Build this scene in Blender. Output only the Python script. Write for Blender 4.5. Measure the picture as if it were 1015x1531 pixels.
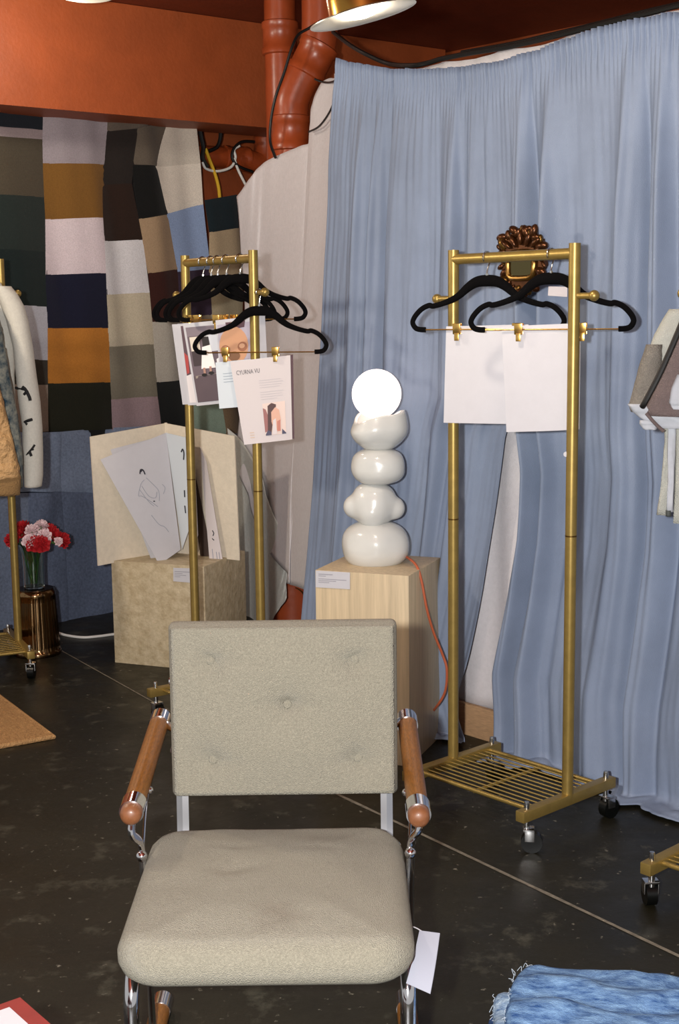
import bpy, bmesh, math, random
from mathutils import Vector, Matrix, noise
random.seed(7)
for o in list(bpy.data.objects): bpy.data.objects.remove(o, do_unlink=True)
SC = bpy.context.scene
COL = SC.collection
PI = math.pi
V = Vector

# ------------------------------------------------------------------ camera
ZC, FPX, PITCH, ROLL = 1.43, 2000.0, math.radians(8.48), math.radians(0.7)
CF = V((0, math.cos(PITCH), -math.sin(PITCH)))
_u = V((0, math.sin(PITCH), math.cos(PITCH))); _x = V((1, 0, 0))
CR = _x*math.cos(ROLL) - _u*math.sin(ROLL)
CU = _u*math.cos(ROLL) + _x*math.sin(ROLL)
CP = V((0, 0, ZC))
cam_d = bpy.data.cameras.new('camera'); cam = bpy.data.objects.new('camera', cam_d); COL.objects.link(cam)
cam_d.sensor_fit = 'HORIZONTAL'; cam_d.sensor_width = 24.0; cam_d.lens = FPX/1015*24.0
cam_d.clip_start = 0.05; cam_d.clip_end = 60
M = Matrix((CR, CU, -CF)).transposed().to_4x4(); M.translation = CP; cam.matrix_world = M
SC.camera = cam

# ------------------------------------------------------------------ light
W = bpy.data.worlds.new('world'); SC.world = W; W.use_nodes = True
W.node_tree.nodes['Background'].inputs[0].default_value = (0.98, 0.96, 0.93, 1)
W.node_tree.nodes['Background'].inputs[1].default_value = 0.50
fl = bpy.data.lights.new('camera_flash', 'POINT'); fl.energy = 540; fl.shadow_soft_size = 0.028; fl.color = (1.0, 0.99, 0.97)
flo = bpy.data.objects.new('camera_flash', fl); COL.objects.link(flo); flo.location = CP + V((-0.16, -0.02, 0.04))
SC.view_settings.view_transform = 'Standard'; SC.view_settings.look = 'None'
SC.view_settings.gamma = 1.0; SC.view_settings.use_curve_mapping = False
SC.view_settings.exposure = 0.0

# ------------------------------------------------------------------ pixel helpers (1015 x 1531 frame)
def ray(a, b): return CF*FPX + CR*(a-507.5) - CU*(b-765.5)
def atz(a, b, z): d = ray(a, b); return CP + d*((z-ZC)/d.z)
def aty(a, b, y): d = ray(a, b); return CP + d*(y/d.y)
def atpl(a, b, o, n):
    d = ray(a, b); return CP + d*((o-CP).dot(n)/d.dot(n))
def interp(x, xs, ys):
    if x <= xs[0]: return ys[0]
    for i in range(1, len(xs)):
        if x <= xs[i]:
            t = (x-xs[i-1])/(xs[i]-xs[i-1]) if xs[i] != xs[i-1] else 0
            return ys[i-1]*(1-t)+ys[i]*t
    return ys[-1]
def smooth(t): t = max(0, min(1, t)); return t*t*(3-2*t)
def nz(x, y=0, z=0): return noise.noise(V((x, y, z)))

# ------------------------------------------------------------------ materials
def lin(c):
    def f(u):
        u /= 255.0
        return u/12.92 if u <= 0.04045 else ((u+0.055)/1.055)**2.4
    return (f(c[0]), f(c[1]), f(c[2]), 1)
MATS = {}
def mat(name, rgb, rough=0.6, metal=0.0, var=None, bump=None, emit=None, alpha=None, trans=0, coat=0, sheen=0, weave=None, spec=None, stretch=None):
    if name in MATS: return MATS[name]
    m = bpy.data.materials.new(name); m.use_nodes = True; MATS[name] = m
    nt = m.node_tree; b = nt.nodes['Principled BSDF']; L = nt.links
    b.inputs['Base Color'].default_value = lin(rgb); b.inputs['Roughness'].default_value = rough; b.inputs['Metallic'].default_value = metal
    if trans: b.inputs['Transmission Weight'].default_value = trans; b.inputs['IOR'].default_value = 1.45
    if coat: b.inputs['Coat Weight'].default_value = coat; b.inputs['Coat Roughness'].default_value = 0.05
    if sheen: b.inputs['Sheen Weight'].default_value = sheen
    if spec is not None: b.inputs['Specular IOR Level'].default_value = spec
    if emit: b.inputs['Emission Color'].default_value = lin(emit[0]); b.inputs['Emission Strength'].default_value = emit[1]
    tc = nt.nodes.new('ShaderNodeTexCoord'); src = tc.outputs['Object']
    if stretch:
        mp = nt.nodes.new('ShaderNodeMapping'); mp.inputs['Scale'].default_value = stretch; L.new(src, mp.inputs['Vector']); src = mp.outputs['Vector']
    if var:
        sc, amt = var[0], var[1]; other = var[2] if len(var) > 2 else None
        n = nt.nodes.new('ShaderNodeTexNoise'); n.inputs['Scale'].default_value = sc; n.inputs['Detail'].default_value = 6; n.inputs['Roughness'].default_value = 0.65
        L.new(src, n.inputs['Vector'])
        r = nt.nodes.new('ShaderNodeValToRGB'); L.new(n.outputs['Fac'], r.inputs['Fac'])
        c = lin(rgb); o2 = lin(other) if other else tuple(min(1, v*(1+amt)) for v in c[:3])+(1,)
        r.color_ramp.elements[0].position = 0.32; r.color_ramp.elements[1].position = 0.68
        r.color_ramp.elements[0].color = c if other else tuple(v*(1-amt) for v in c[:3])+(1,)
        r.color_ramp.elements[1].color = o2
        L.new(r.outputs['Color'], b.inputs['Base Color'])
    last = None
    if bump:
        n = nt.nodes.new('ShaderNodeTexNoise'); n.inputs['Scale'].default_value = bump[0]; n.inputs['Detail'].default_value = 4; L.new(src, n.inputs['Vector'])
        bp = nt.nodes.new('ShaderNodeBump'); bp.inputs['Strength'].default_value = bump[1]; bp.inputs['Distance'].default_value = 0.01 if len(bump) < 3 else bump[2]
        L.new(n.outputs['Fac'], bp.inputs['Height']); last = bp
    if weave:
        n = nt.nodes.new('ShaderNodeTexVoronoi'); n.inputs['Scale'].default_value = weave[0]; L.new(src, n.inputs['Vector'])
        bp = nt.nodes.new('ShaderNodeBump'); bp.inputs['Strength'].default_value = weave[1]; bp.inputs['Distance'].default_value = 0.004
        L.new(n.outputs['Distance'], bp.inputs['Height'])
        if last: L.new(last.outputs['Normal'], bp.inputs['Normal'])
        last = bp
    if last: L.new(last.outputs['Normal'], b.inputs['Normal'])
    return m
def cloth(name, rgb, s=1.0): return mat(name, rgb, 0.92, var=(160, 0.16*s), weave=(420, 0.5*s), sheen=0.1, spec=0.2)

GOLD = mat('brass_gold_paint', (150, 126, 68), 0.38, 0.62, var=(30, 0.12))
GOLD_D = mat('antique_gold', (104, 76, 34), 0.3, 0.85, var=(60, 0.35))
CHROME = mat('chrome', (225, 225, 230), 0.09, 1.0)
STEEL = mat('polished_steel', (205, 205, 205), 0.18, 1.0)
CLIPG = mat('gold_clip', (222, 178, 98), 0.22, 0.95)
BLACK_V = mat('black_velvet', (7, 6, 7), 0.95, spec=0.08)
RUBBER = mat('black_rubber', (8, 9, 8), 0.3, spec=0.3)
PAPER = mat('white_paper', (192, 190, 195), 0.7, var=(25, 0.02))
PAPER_P = mat('pinkish_white_paper', (208, 199, 199), 0.7)
PAPER_B = mat('bluish_white_paper', (205, 212, 218), 0.7)
WOOD = mat('teak_wood', (122, 76, 22), 0.42, var=(60, 0.35), stretch=(6, 1, 6), coat=0.12)
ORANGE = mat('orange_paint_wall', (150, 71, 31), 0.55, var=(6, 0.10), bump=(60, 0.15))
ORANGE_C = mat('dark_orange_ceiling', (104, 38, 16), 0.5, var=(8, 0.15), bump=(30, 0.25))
PIPE = mat('orange_pipe_paint', (152, 66, 31), 0.32, var=(14, 0.12), bump=(20, 0.12))
BLK = mat('black_cable', (14, 13, 12), 0.45)
WHT = mat('white_cable', (225, 222, 215), 0.45)
YEL = mat('yellow_cable', (214, 170, 40), 0.4)

# ------------------------------------------------------------------ mesh builder
class MB:
    def __init__(s): s.v = []; s.f = []
    def add(s, vs, fs):
        k = len(s.v); s.v += [tuple(p) for p in vs]; s.f += [tuple(i+k for i in f) for f in fs]; return s
    def box(s, c, size, rot=None, bev=0.0):
        bm = bmesh.new(); bmesh.ops.create_cube(bm, size=1)
        for q in bm.verts: q.co = V((q.co.x*size[0], q.co.y*size[1], q.co.z*size[2]))
        if bev: bmesh.ops.bevel(bm, geom=list(bm.edges), offset=bev, segments=2, affect='EDGES', profile=0.6)
        bm.verts.index_update()
        vs = [(rot @ q.co if rot else q.co)+V(c) for q in bm.verts]; fs = [[q.index for q in f.verts] for f in bm.faces]; bm.free()
        return s.add(vs, fs)
    def cyl(s, p0, p1, r0, r1=None, n=20, caps=True):
        return s.tube([p0, p1], r0, n, radii=[r0, r0 if r1 is None else r1], caps=caps)
    def tube(s, pts, r, n=10, radii=None, caps=True, flat=None, closed=False):
        pts = [V(p) for p in pts]; rings = []; N = len(pts); up = None
        for i, p in enumerate(pts):
            if closed: t = pts[(i+1) % N]-pts[i-1]
            else: t = pts[min(i+1, N-1)]-pts[max(i-1, 0)]
            t = t.normalized() if t.length > 1e-9 else V((0, 0, 1))
            if up is None: up = V((0, 0, 1)) if abs(t.z) < 0.9 else V((0, 1, 0))
            a = t.cross(up)
            if a.length < 1e-6: a = t.orthogonal()
            a.normalize(); b = a.cross(t).normalized(); up = b
            rr = radii[i] if radii else r
            ra, rb = (rr, rr) if not flat else (rr*flat[0], rr*flat[1])
            rings.append([p+a*(math.cos(2*PI*k/n)*ra)+b*(math.sin(2*PI*k/n)*rb) for k in range(n)])
        vs = [q for g in rings for q in g]; fs = []
        m = N if closed else N-1
        for i in range(m):
            j = (i+1) % N
            for k in range(n): fs.append((i*n+k, i*n+(k+1) % n, j*n+(k+1) % n, j*n+k))
        if caps and not closed: fs.append(tuple(range(n))[::-1]); fs.append(tuple((N-1)*n+k for k in range(n)))
        return s.add(vs, fs)
    def lathe(s, prof, o=(0, 0, 0), n=32, rfun=None, axis=None):
        o = V(o); vs = []; fs = []; m = len(prof)
        for (r, z) in prof:
            for k in range(n):
                th = 2*PI*k/n; rr = r*(rfun(th, z) if rfun else 1)
                p = V((rr*math.cos(th), rr*math.sin(th), z)); vs.append((axis @ p if axis else p)+o)
        for i in range(m-1):
            for k in range(n): fs.append((i*n+k, i*n+(k+1) % n, (i+1)*n+(k+1) % n, (i+1)*n+k))
        if prof[0][0] > 1e-6: fs.append(tuple(range(n))[::-1])
        if prof[-1][0] > 1e-6: fs.append(tuple((m-1)*n+k for k in range(n)))
        return s.add(vs, fs)
    def ball(s, c, r, n=16, sc=(1, 1, 1), rot=None, fn=None):
        c = V(c); vs = []; fs = []; m = n//2+1
        for i in range(m+1):
            ph = PI*i/m
            for k in range(n):
                th = 2*PI*k/n; d = V((math.sin(ph)*math.cos(th), math.sin(ph)*math.sin(th), math.cos(ph)))
                q = d*r*(fn(d) if fn else 1); q = V((q.x*sc[0], q.y*sc[1], q.z*sc[2])); vs.append((rot @ q if rot else q)+c)
        for i in range(m):
            for k in range(n): fs.append((i*n+k, (i+1)*n+k, (i+1)*n+(k+1) % n, i*n+(k+1) % n))
        return s.add(vs, fs)
    def grid(s, fn, nu, nv):
        vs = [fn(i/nu, j/nv) for j in range(nv+1) for i in range(nu+1)]
        fs = [(j*(nu+1)+i, j*(nu+1)+i+1, (j+1)*(nu+1)+i+1, (j+1)*(nu+1)+i) for j in range(nv) for i in range(nu)]
        return s.add(vs, fs)
    def thickgrid(s, fn, nu, nv, t):
        """closed slab: front grid fn, back grid pushed along the local normal by t"""
        G = [[V(fn(i/nu, j/nv)) for i in range(nu+1)] for j in range(nv+1)]
        B = []
        for j in range(nv+1):
            row = []
            for i in range(nu+1):
                a = G[j][min(i+1, nu)]-G[j][max(i-1, 0)]; b = G[min(j+1, nv)][i]-G[max(j-1, 0)][i]
                nn = a.cross(b); nn = nn.normalized() if nn.length > 1e-12 else V((0, 1, 0))
                if nn.y < 0: nn = -nn
                row.append(G[j][i]+nn*t)
            B.append(row)
        K = (nu+1)*(nv+1); vs = [q for r in G for q in r]+[q for r in B for q in r]; fs = []
        ix = lambda i, j, k: k*K+j*(nu+1)+i
        for j in range(nv):
            for i in range(nu):
                fs.append((ix(i, j, 0), ix(i+1, j, 0), ix(i+1, j+1, 0), ix(i, j+1, 0)))
                fs.append((ix(i, j, 1), ix(i, j+1, 1), ix(i+1, j+1, 1), ix(i+1, j, 1)))
        for i in range(nu):
            fs.append((ix(i+1, 0, 0), ix(i, 0, 0), ix(i, 0, 1), ix(i+1, 0, 1))); fs.append((ix(i, nv, 0), ix(i+1, nv, 0), ix(i+1, nv, 1), ix(i, nv, 1)))
        for j in range(nv):
            fs.append((ix(0, j, 0), ix(0, j+1, 0), ix(0, j+1, 1), ix(0, j, 1))); fs.append((ix(nu, j+1, 0), ix(nu, j, 0), ix(nu, j, 1), ix(nu, j+1, 1)))
        return s.add(vs, fs)
    def poly(s, pts, off):
        """prism: polygon pts extruded by vector off"""
        n = len(pts); pts = [V(p) for p in pts]; off = V(off)
        return s.add(pts+[p+off for p in pts], [tuple(range(n)), tuple(range(2*n-1, n-1, -1))]+[(i, (i+1) % n, n+(i+1) % n, n+i)[::-1] for i in range(n)])
    def build(s, name, m, parent=None, sharp=35, origin=None, fixn=True):
        me = bpy.data.meshes.new(name); vs = s.v
        if origin is not None: o = V(origin); vs = [tuple(V(p)-o) for p in vs]
        me.from_pydata(vs, [], s.f); me.materials.append(m)
        if fixn:
            bm = bmesh.new(); bm.from_mesh(me); bmesh.ops.recalc_face_normals(bm, faces=bm.faces); bm.to_mesh(me); bm.free()
        me.polygons.foreach_set('use_smooth', [True]*len(me.polygons))
        try: me.set_sharp_from_angle(angle=math.radians(sharp))
        except Exception: pass
        me.update()
        o = bpy.data.objects.new(name, me); COL.objects.link(o)
        if origin is not None: o.location = origin
        if parent: o.parent = parent
        return o
def tag(o, label, cat, group=None, kind=None):
    o['label'] = label; o['category'] = cat
    if group: o['group'] = group
    if kind: o['kind'] = kind
    return o
def thing(name, label, cat, loc=(0, 0, 0), rz=0, group=None):
    o = bpy.data.objects.new(name, None); COL.objects.link(o); o.empty_display_size = 0.05
    o.location = loc; o.rotation_euler = (0, 0, rz); return tag(o, label, cat, group)
def structure(o, label, cat): return tag(o, label, cat, kind='structure')
def world_child(o, parent):
    """parent an object whose mesh is in world coordinates"""
    m = Matrix.LocRotScale(parent.location, parent.rotation_euler, None); o.parent = parent; o.matrix_parent_inverse = m.inverted(); return o
def dup(root, label=None, **kw):
    r = root.copy(); COL.objects.link(r)
    if label: r['label'] = label
    for ch in list(root.children):
        c = ch.copy(); COL.objects.link(c); c.parent = r
        for g in list(ch.children):
            d = g.copy(); COL.objects.link(d); d.parent = c
    return r
def textmesh(body, size):
    cu = bpy.data.curves.new('lettering', 'FONT'); cu.body = body; cu.size = size; cu.resolution_u = 2
    o = bpy.data.objects.new('lettering', cu); COL.objects.link(o)
    dg = bpy.context.evaluated_depsgraph_get(); me = bpy.data.meshes.new_from_object(o.evaluated_get(dg))
    vs = [tuple(q.co) for q in me.vertices]; fs = [tuple(p.vertices) for p in me.polygons]
    bpy.data.objects.remove(o); bpy.data.meshes.remove(me); return vs, fs
def bez(pts, n=8):
    """Catmull-Rom through points"""
    P = [V(p) for p in pts]; out = []
    for i in range(len(P)-1):
        a = P[max(i-1, 0)]; b = P[i]; c = P[i+1]; d = P[min(i+2, len(P)-1)]
        for k in range(n):
            t = k/n; out.append(0.5*((2*b)+(c-a)*t+(2*a-5*b+4*c-d)*t*t+(3*b-a-3*c+d)*t*t*t))
    out.append(P[-1]); return out

# ================================================================== THE ROOM
WD = V((math.cos(math.radians(37)), math.sin(math.radians(37)), 0))          # along the left wall, to the right
WN = V((math.sin(math.radians(37)), -math.cos(math.radians(37)), 0))         # out of the left wall, towards the room
BEAM0 = V((-1.465, 6.062, 0))                                                # a point under the beam's front edge
RD = V((0.672, -0.741, 0)).normalized()                                      # along the curtain wall, to the right
RN = V((-0.741, -0.672, 0)).normalized()                                     # out of the curtain wall, towards the room
CORNER = BEAM0 + WD*2.62 - WN*0.56
CEIL = 2.85

def concrete():
    m = mat('dark_polished_concrete', (34, 32, 24), 0.42, spec=0.3)
    nt = m.node_tree; b = nt.nodes['Principled BSDF']; L = nt.links
    tc = nt.nodes.new('ShaderNodeTexCoord')
    def ns(scale, detail, rough=0.6):
        n = nt.nodes.new('ShaderNodeTexNoise'); n.inputs['Scale'].default_value = scale; n.inputs['Detail'].default_value = detail; n.inputs['Roughness'].default_value = rough
        L.new(tc.outputs['Object'], n.inputs['Vector']); return n
    def ramp(src, p0, p1, c0, c1):
        r = nt.nodes.new('ShaderNodeValToRGB'); r.color_ramp.elements[0].position = p0; r.color_ramp.elements[1].position = p1
        r.color_ramp.elements[0].color = c0; r.color_ramp.elements[1].color = c1; L.new(src, r.inputs['Fac']); return r
    def mix(a, bb, fac, mode='MIX'):
        q = nt.nodes.new('ShaderNodeMixRGB'); q.blend_type = mode; L.new(fac, q.inputs['Fac'])
        if hasattr(a, 'type'): L.new(a, q.inputs['Color1'])
        if isinstance(bb, tuple): q.inputs['Color2'].default_value = bb
        else: L.new(bb, q.inputs['Color2'])
        return q
    base = ramp(ns(1.6, 8).outputs['Fac'], 0.3, 0.72, lin((18, 17, 9)), lin((36, 33, 22)))
    scuff = ramp(ns(7, 9, 0.7).outputs['Fac'], 0.56, 0.80, (0, 0, 0, 1), (1, 1, 1, 1))
    speck = ramp(ns(46, 3).outputs['Fac'], 0.66, 0.73, (0, 0, 0, 1), (1, 1, 1, 1))
    a = mix(base.outputs['Color'], lin((86, 84, 72)), scuff.outputs['Color'])
    c = mix(a.outputs['Color'], lin((112, 108, 96)), speck.outputs['Color'])
    L.new(c.outputs['Color'], b.inputs['Base Color'])
    rr = ramp(ns(5, 6).outputs['Fac'], 0.3, 0.7, (0.34, 0.34, 0.34, 1), (0.6, 0.6, 0.6, 1)); L.new(rr.outputs['Color'], b.inputs['Roughness'])
    bp = nt.nodes.new('ShaderNodeBump'); bp.inputs['Strength'].default_value = 0.12; bp.inputs['Distance'].default_value = 0.01
    L.new(ns(25, 6).outputs['Fac'], bp.inputs['Height']); L.new(bp.outputs['Normal'], b.inputs['Normal'])
    return m
fl_o = MB().box((0.3, 3.4, -0.05), (8.4, 11.2, 0.1)).build('floor', concrete())
structure(fl_o, 'dark worn concrete floor with pale scuffs', 'floor')
JOINT = mat('pale_joint_filler', (112, 105, 92), 0.8, var=(40, 0.35))
def joint(p, q, w):
    p = V(p); q = V(q); d = (q-p).normalized(); c = V((-d.y, d.x, 0))*w*0.5; vs = []; n = 40
    for i in range(n+1):
        t = p.lerp(q, i/n); k = 1+0.5*nz(i*0.9, 3); vs += [t+c*k+V((0, 0, 0.0012)), t-c*k+V((0, 0, 0.0012))]
    mb = MB(); mb.add(vs, [(2*i, 2*i+1, 2*i+3, 2*i+2) for i in range(n)])
    o = mb.build('floor_joint', JOINT); world_child(o, fl_o); return o
a = atz(530, 1200, 0); b = atz(1015, 1430, 0); joint(a-(b-a)*0.9, b+(b-a)*0.6, 0.011)
a = atz(90, 972, 0); b = atz(240, 1056, 0); joint(a, b+(b-a)*0.4, 0.006)

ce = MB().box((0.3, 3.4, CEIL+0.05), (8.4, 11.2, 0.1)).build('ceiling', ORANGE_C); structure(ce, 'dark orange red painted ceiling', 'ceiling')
def wall(name, p, q, n_out, label):
    p = V(p); q = V(q); mb = MB(); off = V(n_out)*-0.12
    mb.poly([p, q, q+V((0, 0, CEIL)), p+V((0, 0, CEIL))], off); o = mb.build(name, ORANGE); return structure(o, label, 'wall')
wall('wall_left', CORNER-WD*4.2, CORNER+WD*0.1, WN, 'orange painted wall behind the patchwork hanging')
wall('wall_right', CORNER, CORNER+RD*6.0, RN, 'orange painted wall behind the blue curtain')
# beam
c0 = BEAM0 - WD*1.9; c1 = BEAM0 + WD*2.6
bm_ = MB().poly([c0+V((0, 0, 2.35)), c1+V((0, 0, 2.35)), c1+V((0, 0, CEIL-0.002)), c0+V((0, 0, CEIL-0.002))], -WN*0.295)
structure(bm_.build('trim_1', ORANGE), 'deep orange ceiling beam above the patchwork hanging', 'beam')

# ================================================================== CURTAIN AND SHEETS
CO = V((0.382, 4.390, 0))
def rs(a, b, off=0.0):
    p = atpl(a, b, CO+RN*off, RN); return (p-CO).dot(RD), p.z
CURT = mat('blue_satin_curtain', (122, 134, 156), 0.5, var=(2.2, 0.12), weave=(500, 0.2), spec=0.3)
top_px = [(512, 88), (530, 93), (600, 104), (650, 104), (700, 101), (760, 92), (830, 70), (900, 43), (960, 30), (1015, 21)]
tops = [rs(*p) for p in top_px]; TS = [t[0] for t in tops]+[1.5]; TZ = [t[1] for t in tops]+[tops[-1][1]+0.02]
def ztop(s): return interp(s, TS, TZ)
def edge(pts):
    q = sorted([(rs(*p)[1], rs(*p)[0]) for p in pts]); return [t[0] for t in q], [t[1] for t in q]
E_L = edge([(512, 88), (495, 250), (484, 450), (474, 650), (468, 800), (463, 935), (461, 1010)])
E_M1 = edge([(777, 90), (777, 600), (757, 650), (727, 880), (711, 980), (698, 1048), (712, 1100)])
E_M2 = edge([(776, 90), (777, 630), (785, 700), (781, 800), (769, 890), (752, 1000), (756, 1090)])
def curtain(name, eL, eR, nf, seed, label, nu, puddle):
    root = thing(name, label, 'curtain', CO+RD*0.2)
    random.seed(seed); ph = [random.uniform(0, 6.28) for _ in range(8)]
    def P(u, v):
        s0 = interp(99, *eL) if eL else 0; s1 = interp(99, *eR) if eR else 1.48
        st = s0+(s1-s0)*u; zt = ztop(st)
        vv = min(v/0.94, 1.0); z = zt*(1-vv)+0.012*vv
        sl = interp(z, *eL); sr = interp(z, *eR) if eR else 1.48
        s = sl+(sr-sl)*u
        h = 1-z/zt
        w = u+0.35/nf*math.sin(2*PI*u*nf*0.37+ph[0])+0.03*math.sin(h*2.6+ph[1])*math.sin(u*9+ph[2])
        A = 0.008+0.036*smooth(h/0.26)
        f = math.sin(2*PI*nf*w+ph[3]+1.2*nz(u*3, h*1.5, seed))
        f2 = math.sin(2*PI*nf*2.3*w+ph[4]+2*nz(u*5, h*2, seed+3))
        f3 = math.sin(2*PI*nf*4.3*w+ph[5]+3*nz(u*4, h*1.5, 7))
        d = A*(0.85*f+0.30*f2*(0.5+0.9*nz(u*6, h, seed+5))+0.07*f3)*(0.75+0.5*nz(u*4, 1.3, seed))+0.004*nz(u*60, h*8, seed)
        d += 0.007*math.exp(-((h-0.0)/0.05)**2)*math.sin(u*nf*60+3*nz(u*20, 0, 4))          # gathered heading
        d -= 0.006*math.exp(-((h-0.028)/0.006)**2)
        flare = 0.03*smooth((h-0.6)/0.4)
        d += flare
        if v > 0.94:
            t = (v-0.94)/0.06; d += puddle*t*(0.75+0.5*nz(u*7, 2, seed)); z = 0.012+0.035*abs(nz(u*11, t*2.5, seed+9))*math.sin(PI*min(1, t*1.0+0.15))
            s += 0.05*t*nz(u*6, 8, seed)
        else:
            z += 0.004*nz(u*30, 0, 5)*(1 if h < 0.02 else 0)
            d += 0.03*smooth((v-0.8)/0.14)*nz(u*8, h*6, seed+20)
        return CO+RD*s+RN*(d+0.03)+V((0, 0, z))
    o = MB().grid(P, nu, 90).build('fabric', CURT, fixn=False, sharp=180)
    sm = o.modifiers.new('thickness', 'SOLIDIFY'); sm.thickness = 0.002; sm.offset = 0
    world_child(o, root); return root
curtain('curtain', E_L, E_M1, 5.5, 11, 'blue satin curtain panel behind the lamp, left of the white gap', 260, 0.07)
curtain('curtain', E_M2, None, 7, 23, 'wide blue satin curtain panel on the right behind the gold rack', 340, 0.09)
# white sheet behind the curtain, in view above it and through the gap
SHEET = mat('off_white_muslin', (214, 209, 211), 0.9, var=(60, 0.05), weave=(450, 0.35), spec=0.2)
sh_px = [(500, 110), (560, 104), (600, 100), (655, 94), (700, 84), (800, 64), (880, 44), (940, 29), (1015, 9)]
ss = [rs(p[0], p[1], -0.06) for p in sh_px]; SS = [q[0] for q in ss]+[1.55]; SZ = [q[1] for q in ss]+[ss[-1][1]+0.05]
def P(u, v):
    s = SS[0]+(1.55-SS[0])*u; zt = interp(s, SS, SZ); z = zt*(1-v)+0.10*v
    d = 0.012*math.sin(u*70+3*nz(u*5, v))*smooth(v*6)+0.012*nz(u*14, v*3, 2)+0.015*math.exp(-v*30)*nz(u*40, 0, 1)
    return CO+RD*s-RN*(0.06-d*0.6)+V((0, 0, z-0.012*abs(math.sin(u*26))*math.exp(-v*40)))
o = MB().grid(P, 150, 40).build('hanging_sheet', SHEET, fixn=False, sharp=180)
sm = o.modifiers.new('thickness', 'SOLIDIFY'); sm.thickness = 0.0015
tag(o, 'off white backing sheet showing above the blue curtain and through its gap', 'sheet')
KRAFT = mat('raw_plywood', (176, 140, 104), 0.7, var=(40, 0.2), stretch=(1, 1, 8))
bd = MB(); c = CO-RN*0.045+RD*0.45
bd.box(c+V((0, 0, 0.055)), (2.0, 0.018, 0.11), Matrix.Rotation(math.atan2(RD.y, RD.x), 3, 'Z'), 0.002)
tag(bd.build('skirting_board', KRAFT), 'light brown plywood board along the floor in the curtain gap', 'board')

# white sheet left of the curtain
cols = [((354, 294), (352, 700), 6.34), ((372, 266), (368, 742), 6.22), ((392, 246), (380, 775), 6.1), ((410, 235), (394, 806), 5.98), ((440, 222), (412, 838), 5.8), ((460, 213), (426, 856), 5.66),
        ((464, 180), (431, 872), 5.6), ((466, 150), (440, 878), 5.55), ((483, 122), (452, 880), 5.42), ((510, 113), (466, 884), 5.2), ((535, 108), (486, 890), 5.02)]
def sheetcol(cs, amp, seed):
    n = len(cs)-1
    def P(u, v):
        i = min(int(u*n), n-1); t = u*n-i
        K = [cs[max(i-1, 0)], cs[i], cs[i+1], cs[min(i+2, n)]]
        def cr(f):
            a, b, c, d = [f(k) for k in K]; return 0.5*(2*b+(c-a)*t+(2*a-5*b+4*c-d)*t*t+(3*b-a-3*c+d)*t*t*t)
        tx = cr(lambda k: k[0][0]); ty = cr(lambda k: k[0][1]); bx = cr(lambda k: k[1][0]); by = cr(lambda k: k[1][1]); Y = cr(lambda k: k[2])
        bow = 26*math.sin(PI*v)*(1-u)*0.35
        p = aty(tx*(1-v)+bx*v+bow, ty*(1-v)+by*v, Y)
        d = amp*(nz(u*5, v*1.2, seed)+0.5*math.sin(u*16-v*3+seed)*smooth(v*1.5-0.3)+0.35*nz(u*16+v*4, v*3, seed+2))
        d += amp*0.9*math.exp(-((u-0.42+v*0.08)/0.07)**2)*(1-v)
        return p+V((0.35, -1, 0)).normalized()*d
    return P
o = MB().grid(sheetcol(cols, 0.085, 3), 110, 80).build('draped_sheet', SHEET, fixn=False, sharp=180)
o.modifiers.new('thickness', 'SOLIDIFY').thickness = 0.002
tag(o, 'off white sheet draped over the orange pipes beside the blue curtain', 'sheet')
SHEET2 = mat('grey_white_muslin', (196, 196, 190), 0.9, var=(80, 0.08), weave=(380, 0.6), spec=0.2)
cols2 = [((340, 640), (346, 950), 6.3), ((362, 660), (372, 960), 6.24), ((385, 700), (388, 962), 6.0), ((405, 760), (401, 950), 5.86), ((425, 800), (410, 925), 5.76), ((434, 820), (426, 893), 5.72)]
o = MB().grid(sheetcol(cols2, 0.03, 8), 50, 40).build('draped_sheet', SHEET2, fixn=False, sharp=180)
o.modifiers.new('thickness', 'SOLIDIFY').thickness = 0.002
tag(o, 'greyish sheet hanging low behind the left gold rack, beside the stone plinth', 'sheet')

# ================================================================== QUILT AND DENIM ON THE LEFT WALL
def wallpt(a, b, extra=0.0):
    off = 0.2; p = None
    for _ in range(4):
        p = atpl(a, b, BEAM0-WN*off, WN); off = 0.03+0.21*max(0, min(1.1, p.z/2.35))+extra
    return p
def fold_q(p):
    s = (p-BEAM0).dot(WD); return 0.016*math.sin(s*17+0.6*math.sin(p.z*3))+0.012*nz(s*4, p.z*2, 5)+0.006*math.sin(s*41+p.z*2)
quilt = thing('patchwork_quilt', 'large patchwork hanging of brown, navy, ochre and cream patches under the orange beam', 'quilt', wallpt(150, 640))
QN = 0
def patch(pts, rgb, puff=0.004):
    """pts: px corners tl,tr,br,bl"""
    global QN; QN += 1
    A, B, C_, D = [V((p[0]+dx_, p[1]+dy_)) for p, dx_, dy_ in zip(pts, (-.8, .8, .8, -.8), (-.6, -.6, .6, .6))]
    def P(u, v):
        q = (A*(1-u)+B*u)*(1-v)+(D*(1-u)+C_*u)*v
        e = min(u, 1-u, v, 1-v); pf = puff*smooth(e/0.12)
        w = wallpt(q.x, q.y); return w+WN*(fold_q(w)+pf)
    key = 'patch_fabric_%d_%d_%d' % rgb
    o = MB().thickgrid(P, 9, 9, 0.003).build('patch', cloth(key, rgb, 0.8), sharp=60); world_child(o, quilt)
def column(ys, xl, xr, cols_, yr=None):
    """ys boundaries, xl/xr x at the boundaries (left and right), yr boundaries on the right edge"""
    yr = yr or ys
    for i, c in enumerate(cols_): patch([(xl[i], ys[i]), (xr[i], yr[i]), (xr[i+1], yr[i+1]), (xl[i+1], ys[i+1])], c)
Y0 = [165, 186, 200, 288, 368, 452, 534, 572, 645]
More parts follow.
